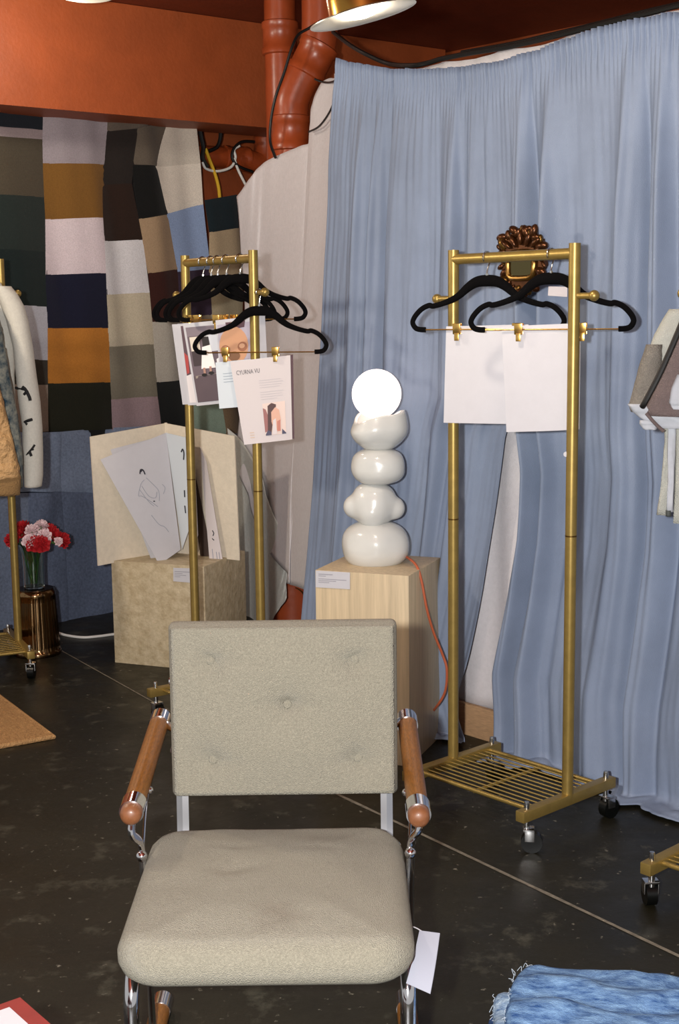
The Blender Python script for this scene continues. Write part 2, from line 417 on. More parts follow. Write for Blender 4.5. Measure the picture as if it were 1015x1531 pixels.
column(Y0, [-90]*9, [66, 66, 66, 69, 71, 71, 72, 73, 75], [(22, 26, 34), (142, 128, 130), (74, 66, 54), (34, 42, 40), (22, 32, 32), (168, 168, 178), (52, 48, 42), (142, 126, 114)], [170, 193, 207, 294, 376, 458, 538, 575, 645])
column([168, 244, 328, 411, 491, 574, 645], [66, 67, 71, 70, 71, 73, 75], [162, 161, 153, 156, 160, 164, 168],
       [(146, 136, 142), (118, 82, 36), (206, 192, 198), (20, 22, 42), (164, 106, 42), (30, 30, 20)], [172, 245, 325, 408, 490, 571, 641])
column([172, 196, 276, 361, 441, 519, 598, 643], [162, 162, 153, 155, 158, 162, 166, 169], [250, 204, 196, 213, 223, 230, 234, 241],
       [(88, 78, 70), (36, 30, 28), (40, 26, 20), (206, 204, 208), (182, 172, 152), (118, 112, 98), (146, 126, 130)], [178, 192, 274, 358, 437, 514, 592, 638])
column([192, 246, 328, 409, 482, 572, 645], [204, 197, 208, 222, 228, 233, 241], [252, 232, 252, 267, 271, 276, 288],
       [(92, 82, 72), (16, 16, 16), (152, 128, 102), (52, 24, 20), (164, 158, 148), (24, 26, 26)], [183, 248, 320, 402, 478, 568, 640])
column([182, 250, 320, 407, 476, 560, 602, 650], [252, 231, 250, 267, 271, 275, 282, 288], [290, 297, 302, 313, 317, 322, 330, 338],
       [(196, 186, 174), (212, 202, 190), (132, 150, 184), (52, 40, 56), (120, 108, 92), (96, 84, 70), (126, 142, 128)], [187, 244, 305, 402, 470, 556, 600, 648])
column([300, 348, 420, 500, 580, 655], [305, 312, 313, 318, 324, 336], [356, 358, 362, 360, 356, 358],
       [(24, 36, 42), (168, 148, 120), (150, 138, 114), (132, 118, 98), (104, 86, 66)], [291, 340, 415, 495, 575, 655])
def backing(px, parent, m, bk=0.014):
    A, B, C_, D = [V(p) for p in px]
    def P(u, v):
        q = (A*(1-u)+B*u)*(1-v)+(D*(1-u)+C_*u)*v; w = wallpt(q.x, q.y); return w+WN*(fold_q(w)-bk)
    world_child(MB().thickgrid(P, 40, 30, 0.003).build('backing', m, sharp=90), parent)
backing([(-90, 166), (288, 186), (336, 655), (-90, 660)], quilt, cloth('black_backing_cloth', (26, 24, 24)))
# denim panels below the quilt
den = thing('denim_hanging', 'blue denim panels hanging down to the floor below the patchwork', 'fabric', wallpt(100, 930))
DEN = [mat('denim_mid_blue', (122, 134, 156), 0.9, var=(90, 0.22), weave=(500, 0.6), spec=0.2), mat('denim_grey_blue', (106, 116, 136), 0.9, var=(90, 0.22), weave=(500, 0.6), spec=0.2), mat('denim_dark_blue', (92, 102, 124), 0.9, var=(90, 0.25), weave=(500, 0.6), spec=0.2)]
def dpanel(pts, m):
    A, B, C_, D = [V((p[0], p[1])) for p in pts]
    def P(u, v):
        q = (A*(1-u)+B*u)*(1-v)+(D*(1-u)+C_*u)*v; w = wallpt(q.x, q.y); e = min(u, 1-u, v, 1-v); s = (w-BEAM0).dot(WD)
        return w+WN*(0.025*math.sin(s*11+1.5*nz(s*2, w.z*2))+0.022*nz(s*9, w.z*5, 3)+0.016+0.005*smooth(e/0.06))
    o = MB().thickgrid(P, 14, 16, 0.003).build('denim_panel', m, sharp=60); world_child(o, den)
backing([(-90, 642), (346, 642), (356, 898), (-90, 975)], den, cloth('blue_backing_cloth', (52, 60, 78)), 0.055)
for A in ([(-90, 640), (42, 646), (44, 734), (-90, 740)], 0), ([(42, 646), (88, 645), (92, 735), (44, 734)], 0), ([(88, 645), (250, 634), (252, 742), (92, 735)], 0), ([(250, 634), (350, 648), (352, 742), (252, 742)], 1), \
         ([(-90, 740), (38, 736), (32, 962), (-90, 985)], 1), ([(38, 736), (92, 735), (102, 940), (32, 958)], 2), ([(92, 735), (252, 742), (256, 908), (102, 940)], 2), ([(252, 742), (352, 742), (360, 900), (256, 908)], 1):
    dpanel(A[0], DEN[A[1]])

# ================================================================== PIPES AND CABLES
def pipe(name, label, parts, group=None):
    p0 = parts[0][1][0]; root = thing(name, label, 'pipe', p0, 0, group)
    for (nm, pts, r, radii) in parts:
        o = MB().tube(pts, r, 24, radii=radii).build(nm, PIPE, sharp=50); world_child(o, root)
    return root
YP = 6.05
pv = lambda a, b, y=YP: aty(a, b, y)
lo = pv(437, 930); lo.z = 0.0; up = pv(434, 222)
R0 = 0.078
def collar(p, d, r):
    d = V(d).normalized()
    return [p-d*0.075, p-d*0.07, p-d*0.045, p-d*0.04, p+d*0.04, p+d*0.045, p+d*0.07, p+d*0.075], [r*1.02, r*1.13, r*1.13, r*1.06, r*1.06, r*1.13, r*1.13, r*1.02]
k1 = pv(434, 200); c1p, c1r = collar(k1, (0, 0, 1), R0)
e0 = pv(435, 172); e1 = pv(436, 150); e2 = pv(450, 118); e3 = pv(466, 92); e4 = pv(476, 66); e5 = pv(478, 30); e6 = V((e5.x, e5.y, CEIL))
dd = (e3-e2).normalized(); c2p, c2r = collar(e3+(e4-e3)*0.1, e4-e2, R0)
base = V((lo.x, lo.y, 0)); bcp, bcr = collar(V((lo.x, lo.y, 0.16)), (0, 0, 1), R0*1.12)
mainp = pipe('drain_pipe', 'large orange drain pipe rising behind the white sheet and bending right to the ceiling', [
    ('pipe_run', [base, V((lo.x, lo.y, 1.0)), up, k1], R0, None), ('pipe_collar', c1p, R0, c1r), ('pipe_bend', bez([k1, e0, e1, e2, e3, e4, e5, e6], 6), R0, None), ('pipe_collar', c2p, R0, c2r),
    ('pipe_base', [base, base+V((0, 0, 0.03)), base+V((0, 0, 0.05)), base+V((0, 0, 0.20)), base+V((0, 0, 0.24))], R0, [0.15, 0.15, 0.135, 0.11, 0.08]), ('pipe_collar', bcp, R0, bcr)])
# seam wire loop on the pipe base
o = MB().tube(bez([base+V((0.03, -0.112, 0.05)), base+V((0.06, -0.1, 0.10)), base+V((0.055, -0.1, 0.17)), base+V((0.02, -0.105, 0.2))]), 0.004, 8).build('wire_loop', GOLD_D); world_child(o, mainp)
YB = 6.42; s0 = aty(420, 130, YB); s1 = V((s0.x, s0.y, CEIL)); cp, cr = collar(V((s0.x, s0.y, aty(420, 58, YB).z)), (0, 0, 1), 0.075)
pipe('drain_pipe', 'short orange pipe stub with a collar going up to the ceiling at the beam end', [('pipe_run', [V((s0.x, s0.y, 2.0)), s1], 0.072, None), ('pipe_collar', cp, 0.07, cr)])
h = lambda a, b: atpl(a, b, BEAM0-WN*0.42, WN); hc = lambda a, b, o_=0.30: atpl(a, b, BEAM0-WN*o_, WN)
cp, cr = collar(h(352, 236), (1, 0.7, 0), 0.055)
pipe('drain_pipe', 'orange pipe run with an elbow under the beam beside the yellow cable', [
    ('pipe_run', [h(286, 232), h(316, 234), h(345, 236)], 0.055, None), ('pipe_collar', cp, 0.05, cr),
    ('pipe_elbow', bez([h(352, 238), h(368, 240), h(382, 244), h(392, 240), h(396, 226), h(396, 204), h(396, 190)], 5), 0.06, None)])
def cable(name, label, pts, r, m, cat='cable', n=6): return tag(MB().tube(bez(pts, n), r, 8).build(name, m), label, cat)
cable('black_cable', 'black cable looping down over the orange pipe from the ceiling', [aty(482, 30, 5.9), aty(462, 42, 5.9), aty(446, 52, 5.88), aty(436, 72, 5.86), aty(425, 108, 5.86), aty(412, 145, 5.86), aty(405, 180, 5.88), aty(404, 212, 5.9), aty(412, 236, 5.95)], 0.006, BLK)
cable('black_cable', 'thin black wire curving from the white sheet peak to the pipe', [aty(462, 197, 5.5), aty(478, 188, 5.35), aty(494, 165, 5.2), aty(502, 140, 5.1), aty(506, 120, 5.0)], 0.004, BLK)
cable('hanging_wire', 'black cord tied across the peak of the white sheet', [aty(470, 118, 5.4), aty(484, 123, 5.38), aty(498, 122, 5.2), aty(512, 112, 5.0)], 0.004, BLK)
cable('black_cable', 'long black cable sagging along the top of the blue curtain', [aty(498, 48, 5.3), aty(520, 65, 5.1), aty(545, 80, 4.95), aty(580, 95, 4.86)]+[CO+RD*rs(a_, b_, -0.03)[0]+RN*-0.03+V((0, 0, rs(a_, b_, -0.03)[1])) for a_, b_ in ((615, 98), (640, 94), (660, 88), (700, 80), (760, 70), (830, 54), (900, 36), (960, 22), (1015, 8), (1080, -8))], 0.008, BLK)
cable('black_cable', 'second thin black cable just above the curtain on the right', [CO+RD*rs(a_, b_, -0.05)[0]+RN*-0.05+V((0, 0, rs(a_, b_, -0.05)[1])) for a_, b_ in ((690, 78), (760, 66), (830, 50), (900, 33), (960, 18), (1015, 5), (1080, -12))], 0.006, BLK)
cable('yellow_cable', 'yellow cable hanging in front of the orange pipes', [hc(307, 222), hc(313, 238), hc(322, 262), hc(327, 282), hc(329, 303)], 0.009, YEL)
cable('white_cable', 'white cable sweeping under the orange pipe to the sheet', [hc(303, 242), hc(308, 252), hc(325, 256), hc(345, 250), hc(352, 236), hc(350, 224), hc(358, 218)], 0.007, WHT)
cable('white_cable', 'short white cable running down from the elbow to the sheet edge', [hc(350, 236), hc(356, 254), hc(368, 278), hc(378, 296)], 0.007, WHT)
cable('black_cable', 'black cable dropping under the beam beside the patchwork', [hc(298, 190), hc(301, 205), hc(304, 220), hc(303, 236), hc(310, 250)], 0.012, BLK)
cable('black_cable', 'short black cable hook under the beam left of the elbow', [hc(330, 192), hc(329, 208), hc(324, 220), hc(312, 226)], 0.010, BLK)
cable('black_cable', 'black cable looped round the orange elbow', [hc(380, 212), hc(362, 212), hc(350, 222), hc(347, 236), hc(356, 248), hc(378, 257)], 0.008, BLK)
cable('floor_cable', 'white cable lying on the floor between the drum table and the stone plinth', [atz(84, 945, .006), atz(100, 950, .006), atz(125, 953, .006), atz(150, 951, .006), atz(175, 948, .006), atz(200, 950, .006)], 0.006, WHT)

# ================================================================== GARMENT RACKS
def make_rack(p_left, p_right, H, label, blen=0.40, group='gold garment racks'):
    pl, pr = V(p_left), V(p_right); c = (pl+pr)*0.5; d = pr-pl; Wd = d.length; rz = math.atan2(d.y, d.x)
    root = thing('garment_rack', label, 'clothes rack', (c.x, c.y, 0), rz, group)
    zb = 0.105; r = 0.0155; hx = Wd/2
    for sx in (-1, 1):
        x = sx*hx
        po = MB().cyl((x, 0, zb), (x, 0, H), r, n=24).build('post', GOLD, root)
        MB().tube([(x, 0, H*0.52), (x, 0, H*0.52+0.004)], r*1.03, 24).build('joint_ring', GOLD_D, po)
        kx = x+sx*0.012
        kn = MB().cyl((kx, 0, H-0.135), (kx+sx*0.045, 0, H-0.135), 0.0085, n=14).build('peg', GOLD, root)
        MB().ball((kx+sx*0.052, 0, H-0.135), 0.0145, 16).build('peg_knob', GOLD, kn)
        be = MB().box((x, 0, zb-0.002), (0.03, blen, 0.03), None, 0.003).build('base_beam', GOLD, root)
        for sy in (-1, 1):
            y = sy*(blen/2-0.028)
            cs = MB().cyl((x, y, 0.052), (x, y, zb-0.01), 0.008, n=12).build('caster', STEEL, root)
            a = random.uniform(0, PI); ca, sa = math.cos(a), math.sin(a); off = V((ca*0.014, sa*0.014, 0))
            MB().cyl(V((x, y, 0.0285))+off-V((-sa, ca, 0))*0.013, V((x, y, 0.0285))+off+V((-sa, ca, 0))*0.013, 0.0285, n=24).build('wheel', RUBBER, cs)
            hood = MB(); 
            for sgn in (-1, 1): hood.box(V((x, y, 0.048))+off*0.6+V((-sa, ca, 0))*0.017*sgn, (0.026, 0.003, 0.03), Matrix.Rotation(a, 3, 'Z'), 0.001)
            hood.box(V((x, y, 0.063))+off*0.4, (0.03, 0.037, 0.006), Matrix.Rotation(a, 3, 'Z'), 0.002); hood.build('fork', STEEL, cs)
            MB().lathe([(0.0, 0.028), (0.006, 0.026), (0.0075, 0.018), (0.0075, 0.0)], (x, y, zb+0.008), 14).build('cap_nut', STEEL, cs)
    MB().cyl((-hx, 0, H-0.026), (hx, 0, H-0.026), 0.0145, n=24).build('hanging_bar', GOLD, root)
    for sy in (-1, 1):
        MB().cyl((-hx, sy*(blen/2-0.055), zb+0.002), (hx, sy*(blen/2-0.055), zb+0.002), 0.0065, n=12).build('shelf_rail', GOLD, root)
    MB().cyl((0, -(blen/2-0.055), zb-0.002), (0, blen/2-0.055, zb-0.002), 0.005, n=10).build('cross_rod', GOLD, root)
    w0 = None
    for i in range(11):
        y = -(blen/2-0.055)+(blen-0.11)*(i+1)/12
        if w0 is None: w0 = MB().cyl((-hx, 0, zb+0.004), (hx, 0, zb+0.004), 0.0024, n=6).build('shelf_wire', GOLD, root); w0.location.y = y
        else: q = w0.copy(); COL.objects.link(q); q.parent = root; q.location.y = y
    root['H'] = H
    return root
RRl = V((0.330, 3.835, 0)); RRr = V((0.616, 3.516, 0))
rackR = make_rack(RRl, RRr, 1.60, 'gold garment rack in front of the blue curtain with two blank papers')
st = MB().lathe([(0.0, 0.001), (0.007, 0.0008), (0.007, 0)], (0, 0, 0), 16).build('sticker', PAPER); 
st.parent = rackR; st.rotation_euler = (PI/2, 0, 0.7); st.location = ((RRr-RRl).length/2-0.010, -0.0125, aty(853, 680, 3.5).z)
RLl = V((-0.525, 4.72, 0)); RLr = V((-0.268, 4.38, 0)); HL = 1.632
make_rack(RLl, RLr, HL, 'gold garment rack behind the armchair, hung with black hangers and printed sheets')
LLr = V((-1.325, 5.36, 0)); bd_ = V((0.9, 0.43, 0)).normalized()
make_rack(LLr-bd_*0.43, LLr, 1.655, 'gold garment rack at the left edge holding the jackets', 0.46)
q = atz(968, 1300, .1); bdr = V((0.68, -0.733, 0)); bpr = V((0.733, 0.68, 0)); RX = q+bpr*0.19; RX.z = 0
make_rack(RX, RX+bdr*0.45, 1.60, 'gold garment rack at the right edge with only a base corner showing')

# ================================================================== HANGERS
half = [(x_, z_*0.92) for x_, z_ in [(0, 0), (0.028, -0.003), (0.052, -0.017), (0.085, -0.046), (0.12, -0.063), (0.155, -0.073), (0.168, -0.071), (0.19, -0.082), (0.209, -0.103), (0.2165, -0.122), (0.209, -0.138), (0.196, -0.1435), (0.178, -0.1445)]]
def make_hanger(bar_pt, yaw, label, group, clips=(-0.085, 0.085), bar_r=0.0145, drop=0.062):
    """bar_pt: centre of the bar the hook hangs on"""
    root = thing('clothes_hanger', label, 'hanger', bar_pt, yaw, group)
    pts = [(-x, 0, z) for x, z in half[::-1]]+[(x, 0, z) for x, z in half[1:]]
    z0 = -drop; path = bez([(x, y, z+z0) for x, y, z in pts], 5)
    MB().tube(path, 0.0085, 12, radii=[0.0075+0.0085*math.exp(-(p.x/0.075)**2) for p in path], flat=(0.6, 1.0)).build('frame', BLACK_V, root, sharp=60)
    rr = bar_r+0.0025; hk = [(0, 0, z0-0.005), (0, 0, z0+0.018), (0.003, 0, -rr-0.012)]
    a0 = -75
    hk += [(rr*math.cos(math.radians(t)), 0, rr*math.sin(math.radians(t))) for t in range(-50, 215, 22)]
    # the hook is turned so that it wraps the bar
    cy = math.cos(-yaw+root.get('byaw', 0)); ho = MB().tube(bez(hk, 3), 0.0021, 8).build('hook', STEEL, root)
    MB().cyl((0, 0, z0-0.002), (0, 0, z0+0.02), 0.0045, n=10).build('collar', STEEL, root)
    zr = z0-0.133
    MB().cyl((-0.18, 0, zr), (0.18, 0, zr), 0.0021, n=8).build('clip_bar', CLIPG, root)
    for cx in clips:
        cl = MB().box((cx, -0.008, zr+0.002), (0.022, 0.006, 0.03), Matrix.Rotation(0.12, 3, 'X'), 0.0015)
        cl.box((cx, 0.006, zr+0.002), (0.022, 0.004, 0.03), Matrix.Rotation(-0.12, 3, 'X'), 0.001); cl.box((cx, -0.008, zr-0.02), (0.013, 0.005, 0.022), None, 0.001)
        cl.cyl((cx-0.011, 0, zr), (cx+0.011, 0, zr), 0.006, n=10)
        cl.build('clip', CLIPG, root)
    root['zr'] = bar_pt[2]+zr
    return root, ho
def bar_at(pl, pr, H, px):
    """point on a rack bar whose image column is px"""
    best = None
    for i in range(401):
        t = i/400; p = pl.lerp(pr, t); p = V((p.x, p.y, H-0.026)); v = p-CP; x = 507.5+FPX*v.dot(CR)/v.dot(CF)
        if best is None or abs(x-px) < best[0]: best = (abs(x-px), p)
    return best[1]
def hang_on(pl, pr, H, px, yaw, label, group, clips=(-0.085, 0.085)):
    p = bar_at(pl, pr, H, px); r, ho = make_hanger(p, yaw, label, group, clips)
    d = (pr-pl); byaw = math.atan2(d.y, d.x)+PI/2; ho.rotation_euler.z = byaw-yaw      # hook plane square to the bar
    return r, p
# ------------------------------------------------------------------ sheets of paper
def sheet(name, label, cat, px, Y, m, bend=0.006, group=None, dY=(0, 0, 0, 0), th=0.0012, seed=1.0):
    """px: tl,tr,br,bl image corners; Y: distance of the sheet; dY: per-corner distance offsets"""
    W4 = [aty(p[0], p[1], Y+dy) for p, dy in zip(px, dY)]
    nrm = (W4[1]-W4[0]).cross(W4[3]-W4[0]).normalized()
    if nrm.y > 0: nrm = -nrm
    def P(u, v):
        p = (W4[0]*(1-u)+W4[1]*u)*(1-v)+(W4[3]*(1-u)+W4[2]*u)*v
        return p+nrm*(bend*math.sin(PI*u)*(0.3+v)+bend*0.5*nz(u*2, v*2, seed)*v)
    c = (W4[0]+W4[1])*0.5
    root = thing(name, label, cat, c, 0, group)
    o = MB().thickgrid(lambda u, v: P(u, v), 10, 12, th).build('page', m, sharp=60); world_child(o, root)
    def on(u, v, k=0.0012): return P(u, v)+nrm*k
    return root, on
def prints(root, on, name, shapes, k=0.0012):
    """shapes: list of (colour name, rgb, polygon in sheet u,v)"""
    for i, (nm, rgb, poly) in enumerate(shapes):
        mb = MB(); kk = k+0.00025*i
        if isinstance(poly, tuple) and poly[0] == 'rect':
            _, u0, v0, u1, v1 = poly
            mb.grid(lambda u, v: on(u0+(u1-u0)*u, v0+(v1-v0)*v, kk), 6, 6)
        else:
            if isinstance(poly, tuple) and poly[0] == 'ell':
                _, cu, cv, ru, rv = poly; pts = [(cu+ru*math.cos(2*PI*t/20), cv+rv*math.sin(2*PI*t/20)) for t in range(20)]
            else: pts = poly
            cu = sum(p[0] for p in pts)/len(pts); cv = sum(p[1] for p in pts)/len(pts)
            mb.add([on(cu, cv, kk)]+[on(p[0], p[1], kk) for p in pts], [(0, j+1, (j+1) % len(pts)+1) for j in range(len(pts))])
        o = mb.build(nm, mat('ink_%d_%d_%d' % rgb, rgb, 0.6), fixn=False); world_child(o, root)
def text_lines(root, on, rows, rgb, name='printed_lines'):
    mb = MB()
    for (u0, u1, v, hgt) in rows: mb.grid(lambda u, w: on(u0+(u1-u0)*u, v+hgt*w, 0.0013), 4, 1)
    o = mb.build(name, mat('ink_%d_%d_%d' % rgb, rgb, 0.7), fixn=False); world_child(o, root)

# right rack: two hangers, two blank sheets
gR = 'black hangers on the rack by the curtain'
hg1, p1 = hang_on(RRl, RRr, 1.60, 728, math.radians(-22), 'black velvet hanger on the left half of the curtain-side rack', gR)
hg2, p2 = hang_on(RRl, RRr, 1.60, 824, math.radians(-20), 'black velvet hanger on the right half of the curtain-side rack', gR)
sheet('paper_sheet', 'blank white sheet clipped to the left hanger of the curtain-side rack', 'paper', [(667, 488), (790, 485), (800, 634), (663, 632)], p1.y+0.004, PAPER, 0.010, 'blank sheets', (0.046, -0.047, -0.045, 0.044))
sheet('paper_sheet', 'blank white sheet overlapping in front, clipped to the right hanger beside the post', 'paper', [(750, 488), (868, 483), (866, 642), (757, 646)], p2.y+0.006, PAPER, 0.010, 'blank sheets', (0.046, -0.028, -0.028, 0.044), seed=4)
# left rack
gL = 'black hangers bunched on the rack behind the armchair'
lb = ['leftmost black hanger in the bunch on the rack behind the armchair', 'second black hanger from the left in the bunch behind the armchair', 'middle black hanger in the bunch, holding the grey photo print', 'fourth black hanger from the left in the bunch behind the armchair', 'black hanger apart from the bunch near the right post, holding the round mask print']
hp = []
for i, (px, yw, cl) in enumerate(((303, -30, (-0.06, 0.085)), (315, -24, (-0.085, 0.085)), (325, -27, (-0.085, 0.02)), (338, -20, (-0.02, 0.085)), (359, -12, (-0.085, 0.06)))):
    r, p = hang_on(RLl, RLr, HL, px, math.radians(yw), lb[i], gL, cl); hp.append(p)
pk = RLr+(RLr-RLl).normalized()*0.030; pk = V((pk.x, pk.y, HL-0.135))
hgF, hoF = make_hanger(pk, math.radians(-8), 'black hanger hooked low on the right peg, in front of the others', gL, (-0.115, 0.05), 0.0085, 0.058)
dL = RLr-RLl; hoF.rotation_euler.z = math.atan2(dL.y, dL.x)+PI/2-math.radians(-8)
gP = 'printed sheets on the rack behind the armchair'
Yb = hp[0].y
sheet('print_sheet', 'white sheet edge at the far left of the hanging prints', 'paper', [(257, 485), (334, 481), (346, 600), (273, 605)], hp[0].y-0.03, PAPER, 0.004, gP, (.04, -.03, -.03, .04))
r, on = sheet('print_sheet', 'hanging sheet with a narrow dark red printed strip behind the grey photo', 'paper', [(265, 484), (345, 479), (356, 602), (281, 606)], hp[1].y-0.04, PAPER, 0.004, gP, (.04, -.03, -.03, .04))
prints(r, on, 'p', [('printed_strip', (92, 70, 78), ('rect', 0.06, 0.03, 0.5, 0.95)), ('printed_patch', (176, 70, 66), [(0.06, 0.35), (0.13, 0.4), (0.12, 0.6), (0.07, 0.62)]), ('printed_patch', (222, 214, 214), [(0.05, 0.64), (0.25, 0.6), (0.25, 0.97), (0.05, 0.97)])])
r, on = sheet('print_sheet', 'grey photo print of a figure in a white skirt, clipped on the rack', 'photo', [(273, 484), (346, 477), (358, 600), (294, 607)], hp[2].y-0.05, PAPER, 0.004, gP, (.04, -.03, -.03, .04))
prints(r, on, 'p', [('photo_ground', (104, 90, 98), ('rect', 0.05, 0.05, 0.98, 0.96)), ('photo_wall', (128, 116, 124), ('rect', 0.05, 0.05, 0.98, 0.16)), ('photo_road', (92, 78, 84), ('rect', 0.05, 0.64, 0.98, 0.96)), ('photo_kerb', (150, 138, 128), [(0.1, 0.64), (0.98, 0.60), (0.98, 0.63), (0.1, 0.67)]),
    ('photo_window', (206, 208, 216), ('rect', 0.40, 0.16, 0.9, 0.36)), ('photo_door', (66, 54, 58), ('rect', 0.1, 0.34, 0.34, 0.52)), ('photo_poster', (214, 204, 190), ('rect', 0.1, 0.17, 0.3, 0.34)),
    ('photo_torso', (40, 34, 36), [(0.36, 0.18), (0.50, 0.18), (0.52, 0.34), (0.36, 0.34)]), ('photo_skirt', (238, 232, 230), [(0.34, 0.30), (0.52, 0.28), (0.58, 0.56), (0.26, 0.56)]), ('photo_leg', (170, 130, 116), ('rect', 0.30, 0.55, 0.35, 0.62)), ('photo_leg', (170, 130, 116), ('rect', 0.44, 0.54, 0.49, 0.61)),
    ('photo_shoe', (28, 24, 26), ('ell', 0.31, 0.635, 0.06, 0.02)), ('photo_shoe', (28, 24, 26), ('ell', 0.47, 0.62, 0.06, 0.02)), ('photo_car', (232, 230, 232), [(0.62, 0.46), (0.75, 0.42), (0.98, 0.42), (0.98, 0.54), (0.62, 0.54)])])
r, on = sheet('print_sheet', 'print of a round tan clay-like form hanging near the right post', 'photo', [(322, 479), (396, 471), (402, 590), (332, 598)], hp[4].y-0.02, PAPER, 0.004, gP, (.02, -.02, -.02, .02))
prints(r, on, 'p', [('photo_ground', (172, 164, 178), ('rect', 0.03, 0.06, 0.75, 0.8)), ('photo_cap', (84, 56, 66), [(0.2, 0.04), (0.6, 0.04), (0.58, 0.12), (0.22, 0.14)]), ('photo_disc', (196, 146, 112), ('ell', 0.34, 0.34, 0.30, 0.24)), ('photo_knob', (206, 158, 126), ('ell', 0.34, 0.09, 0.06, 0.05)),
    ('photo_ring', (150, 98, 70), ('ell', 0.16, 0.38, 0.10, 0.06)), ('photo_ring', (206, 158, 124), ('ell', 0.17, 0.37, 0.06, 0.03)), ('photo_ring', (150, 98, 70), ('ell', 0.52, 0.36, 0.10, 0.06)), ('photo_ring', (206, 158, 124), ('ell', 0.51, 0.35, 0.06, 0.03)), ('photo_ring', (120, 84, 58), ('ell', 0.34, 0.47, 0.12, 0.06))])
yF = pk.y
r, on = sheet('print_sheet', 'small pale blue sheet peeking out left of the front sheet', 'paper', [(322, 542), (404, 534), (408, 604), (328, 611)], yF+0.02, PAPER_B, 0.003, gP)
text_lines(r, on, [(0.12, 0.3, 0.25+0.06*i, 0.012) for i in range(4)], (150, 160, 170))
sheet('print_sheet', 'dark edged backing sheet just behind the front printed sheet', 'paper', [(352, 541), (438, 530), (440, 656), (368, 662)], yF+0.008, mat('plum_card', (92, 66, 72), 0.7), 0.003, gP)
r, on = sheet('print_sheet', 'front white printed sheet with a name heading and a small portrait', 'paper', [(344, 541), (434, 531), (437, 657), (365, 665)], yF-0.008, PAPER_P, 0.004, gP, (0, 0, 0, -.01))
vs, fs = textmesh('CYURNA VU', 1.0); xm = max(p[0] for p in vs)
mb = MB(); mb.add([on(0.07+p[0]/xm*0.40, 0.165-p[1]*0.075, 0.0014) for p in vs], fs); o = mb.build('heading', mat('ink_70_66_72', (70, 66, 72), 0.7), fixn=False); world_child(o, r)
text_lines(r, on, [(0.44, 0.44+w_, 0.255+0.028*i, 0.008) for i, w_ in enumerate((.38, .42, .4, .36, .0001, .42, .4, .41, .3))], (196, 188, 190))
text_lines(r, on, [(0.15, 0.24, 0.86+0.03*i, 0.01) for i in range(3)], (204, 180, 160))
q = lambda u, v: (0.46+0.42*u, 0.53+0.39*v)
prints(r, on, 'p', [('portrait_ground', (222, 200, 190), [q(0, 0.02), q(1, 0), q(1, 1), q(0, 1)]), ('portrait_leaves', (150, 96, 92), [q(0, .15), q(.12, .2), q(.3, .6), q(.28, .85), q(0, .9)]), ('portrait_hair', (74, 44, 42), [q(.22, .1), q(.4, .02), q(.6, .08), q(.55, .3), q(.4, .6), q(.3, .95), q(.12, .95), q(.18, .5)]),
    ('portrait_face', (216, 168, 146), [q(.36, .3), q(.55, .16), q(.72, .25), q(.78, .55), q(.66, .85), q(.45, .9), q(.34, .6)]), ('portrait_cheek', (192, 122, 106), [q(.6, .6), q(.76, .55), q(.74, .9), q(.58, .9)]), ('portrait_hand', (214, 204, 204), [q(.42, .55), q(.55, .5), q(.56, .98), q(.34, .98)]), ('portrait_shoulder', (70, 68, 92), [q(.02, .96), q(.14, .84), q(.3, .9), q(.3, 1), q(.02, 1)]), ('portrait_shoulder', (70, 68, 92), [q(.82, .84), q(1, .97), q(1, 1), q(.8, 1)])])

# ================================================================== PLINTHS
def travertine():
    m = mat('travertine', (166, 148, 116), 0.55, var=(34, 0.2, (196, 180, 150)), bump=(55, 0.35))
    return m
def boxplinth(name, label, fl_, fr, br, hgt, m):
    fl_, fr, br = V(fl_), V(fr), V(br); d = fr-fl_; d.z = 0; w = d.length; rz = math.atan2(d.y, d.x)
    dep = abs((br-fr).dot(V((-d.y, d.x, 0)).normalized())); c = fl_+d*0.5+V((-d.y, d.x, 0)).normalized()*dep*0.5
    root = thing(name, label, 'plinth', (c.x, c.y, 0), rz)
    MB().box((0, 0, hgt/2), (w, dep, hgt), None, 0.003).build('body', m, root)
    return root, w, dep
T = 0.432
tp, tw, td = boxplinth('stone_plinth', 'low beige travertine block plinth with a caption card', atz(166, 838, T), atz(305, 847, T), atz(364, 823, T), T, travertine())
tp.children[0].location.z = 0.0
VEN = mat('pale_veneer', (194, 174, 142), 0.5, var=(5, 0.16), stretch=(14, 14, 0.6), bump=(30, 0.06))
PT = 0.618
pp, pw, pd = boxplinth('veneer_plinth', 'pale wood-grain plinth under the ceramic lamp', atz(471, 852, PT), atz(611, 861, PT), atz(635, 832, PT), PT, VEN)
def card(parent_rz, px, label, root):
    """caption card lying on the plinth's front face"""
    d = V((math.cos(parent_rz), math.sin(parent_rz), 0)); n = V((d.y, -d.x, 0)); c0_ = root.location; dep = root.children[0].dimensions.y if False else None
    return d, n
def face_card(root, dep, px, label, rows):
    rz = root.rotation_euler.z; d = V((math.cos(rz), math.sin(rz), 0)); n = V((d.y, -d.x, 0)); o_ = root.location+n*(dep/2+0.0025)
    W4 = [atpl(p[0], p[1], o_, n) for p in px]
    P = lambda u, v: (W4[0]*(1-u)+W4[1]*u)*(1-v)+(W4[3]*(1-u)+W4[2]*u)*v
    t = thing('caption_card', label, 'card', W4[3], 0)
    world_child(MB().thickgrid(P, 2, 2, 0.0015).build('card', PAPER), t)
    mb = MB()
    for (u0, u1, v0, hh) in rows: mb.grid(lambda u, v: P(u0+(u1-u0)*u, v0+hh*v)+n*0.0006, 2, 1)
    world_child(mb.build('printed_lines', mat('ink_150_148_156', (150, 148, 156), 0.7), fixn=False), t)
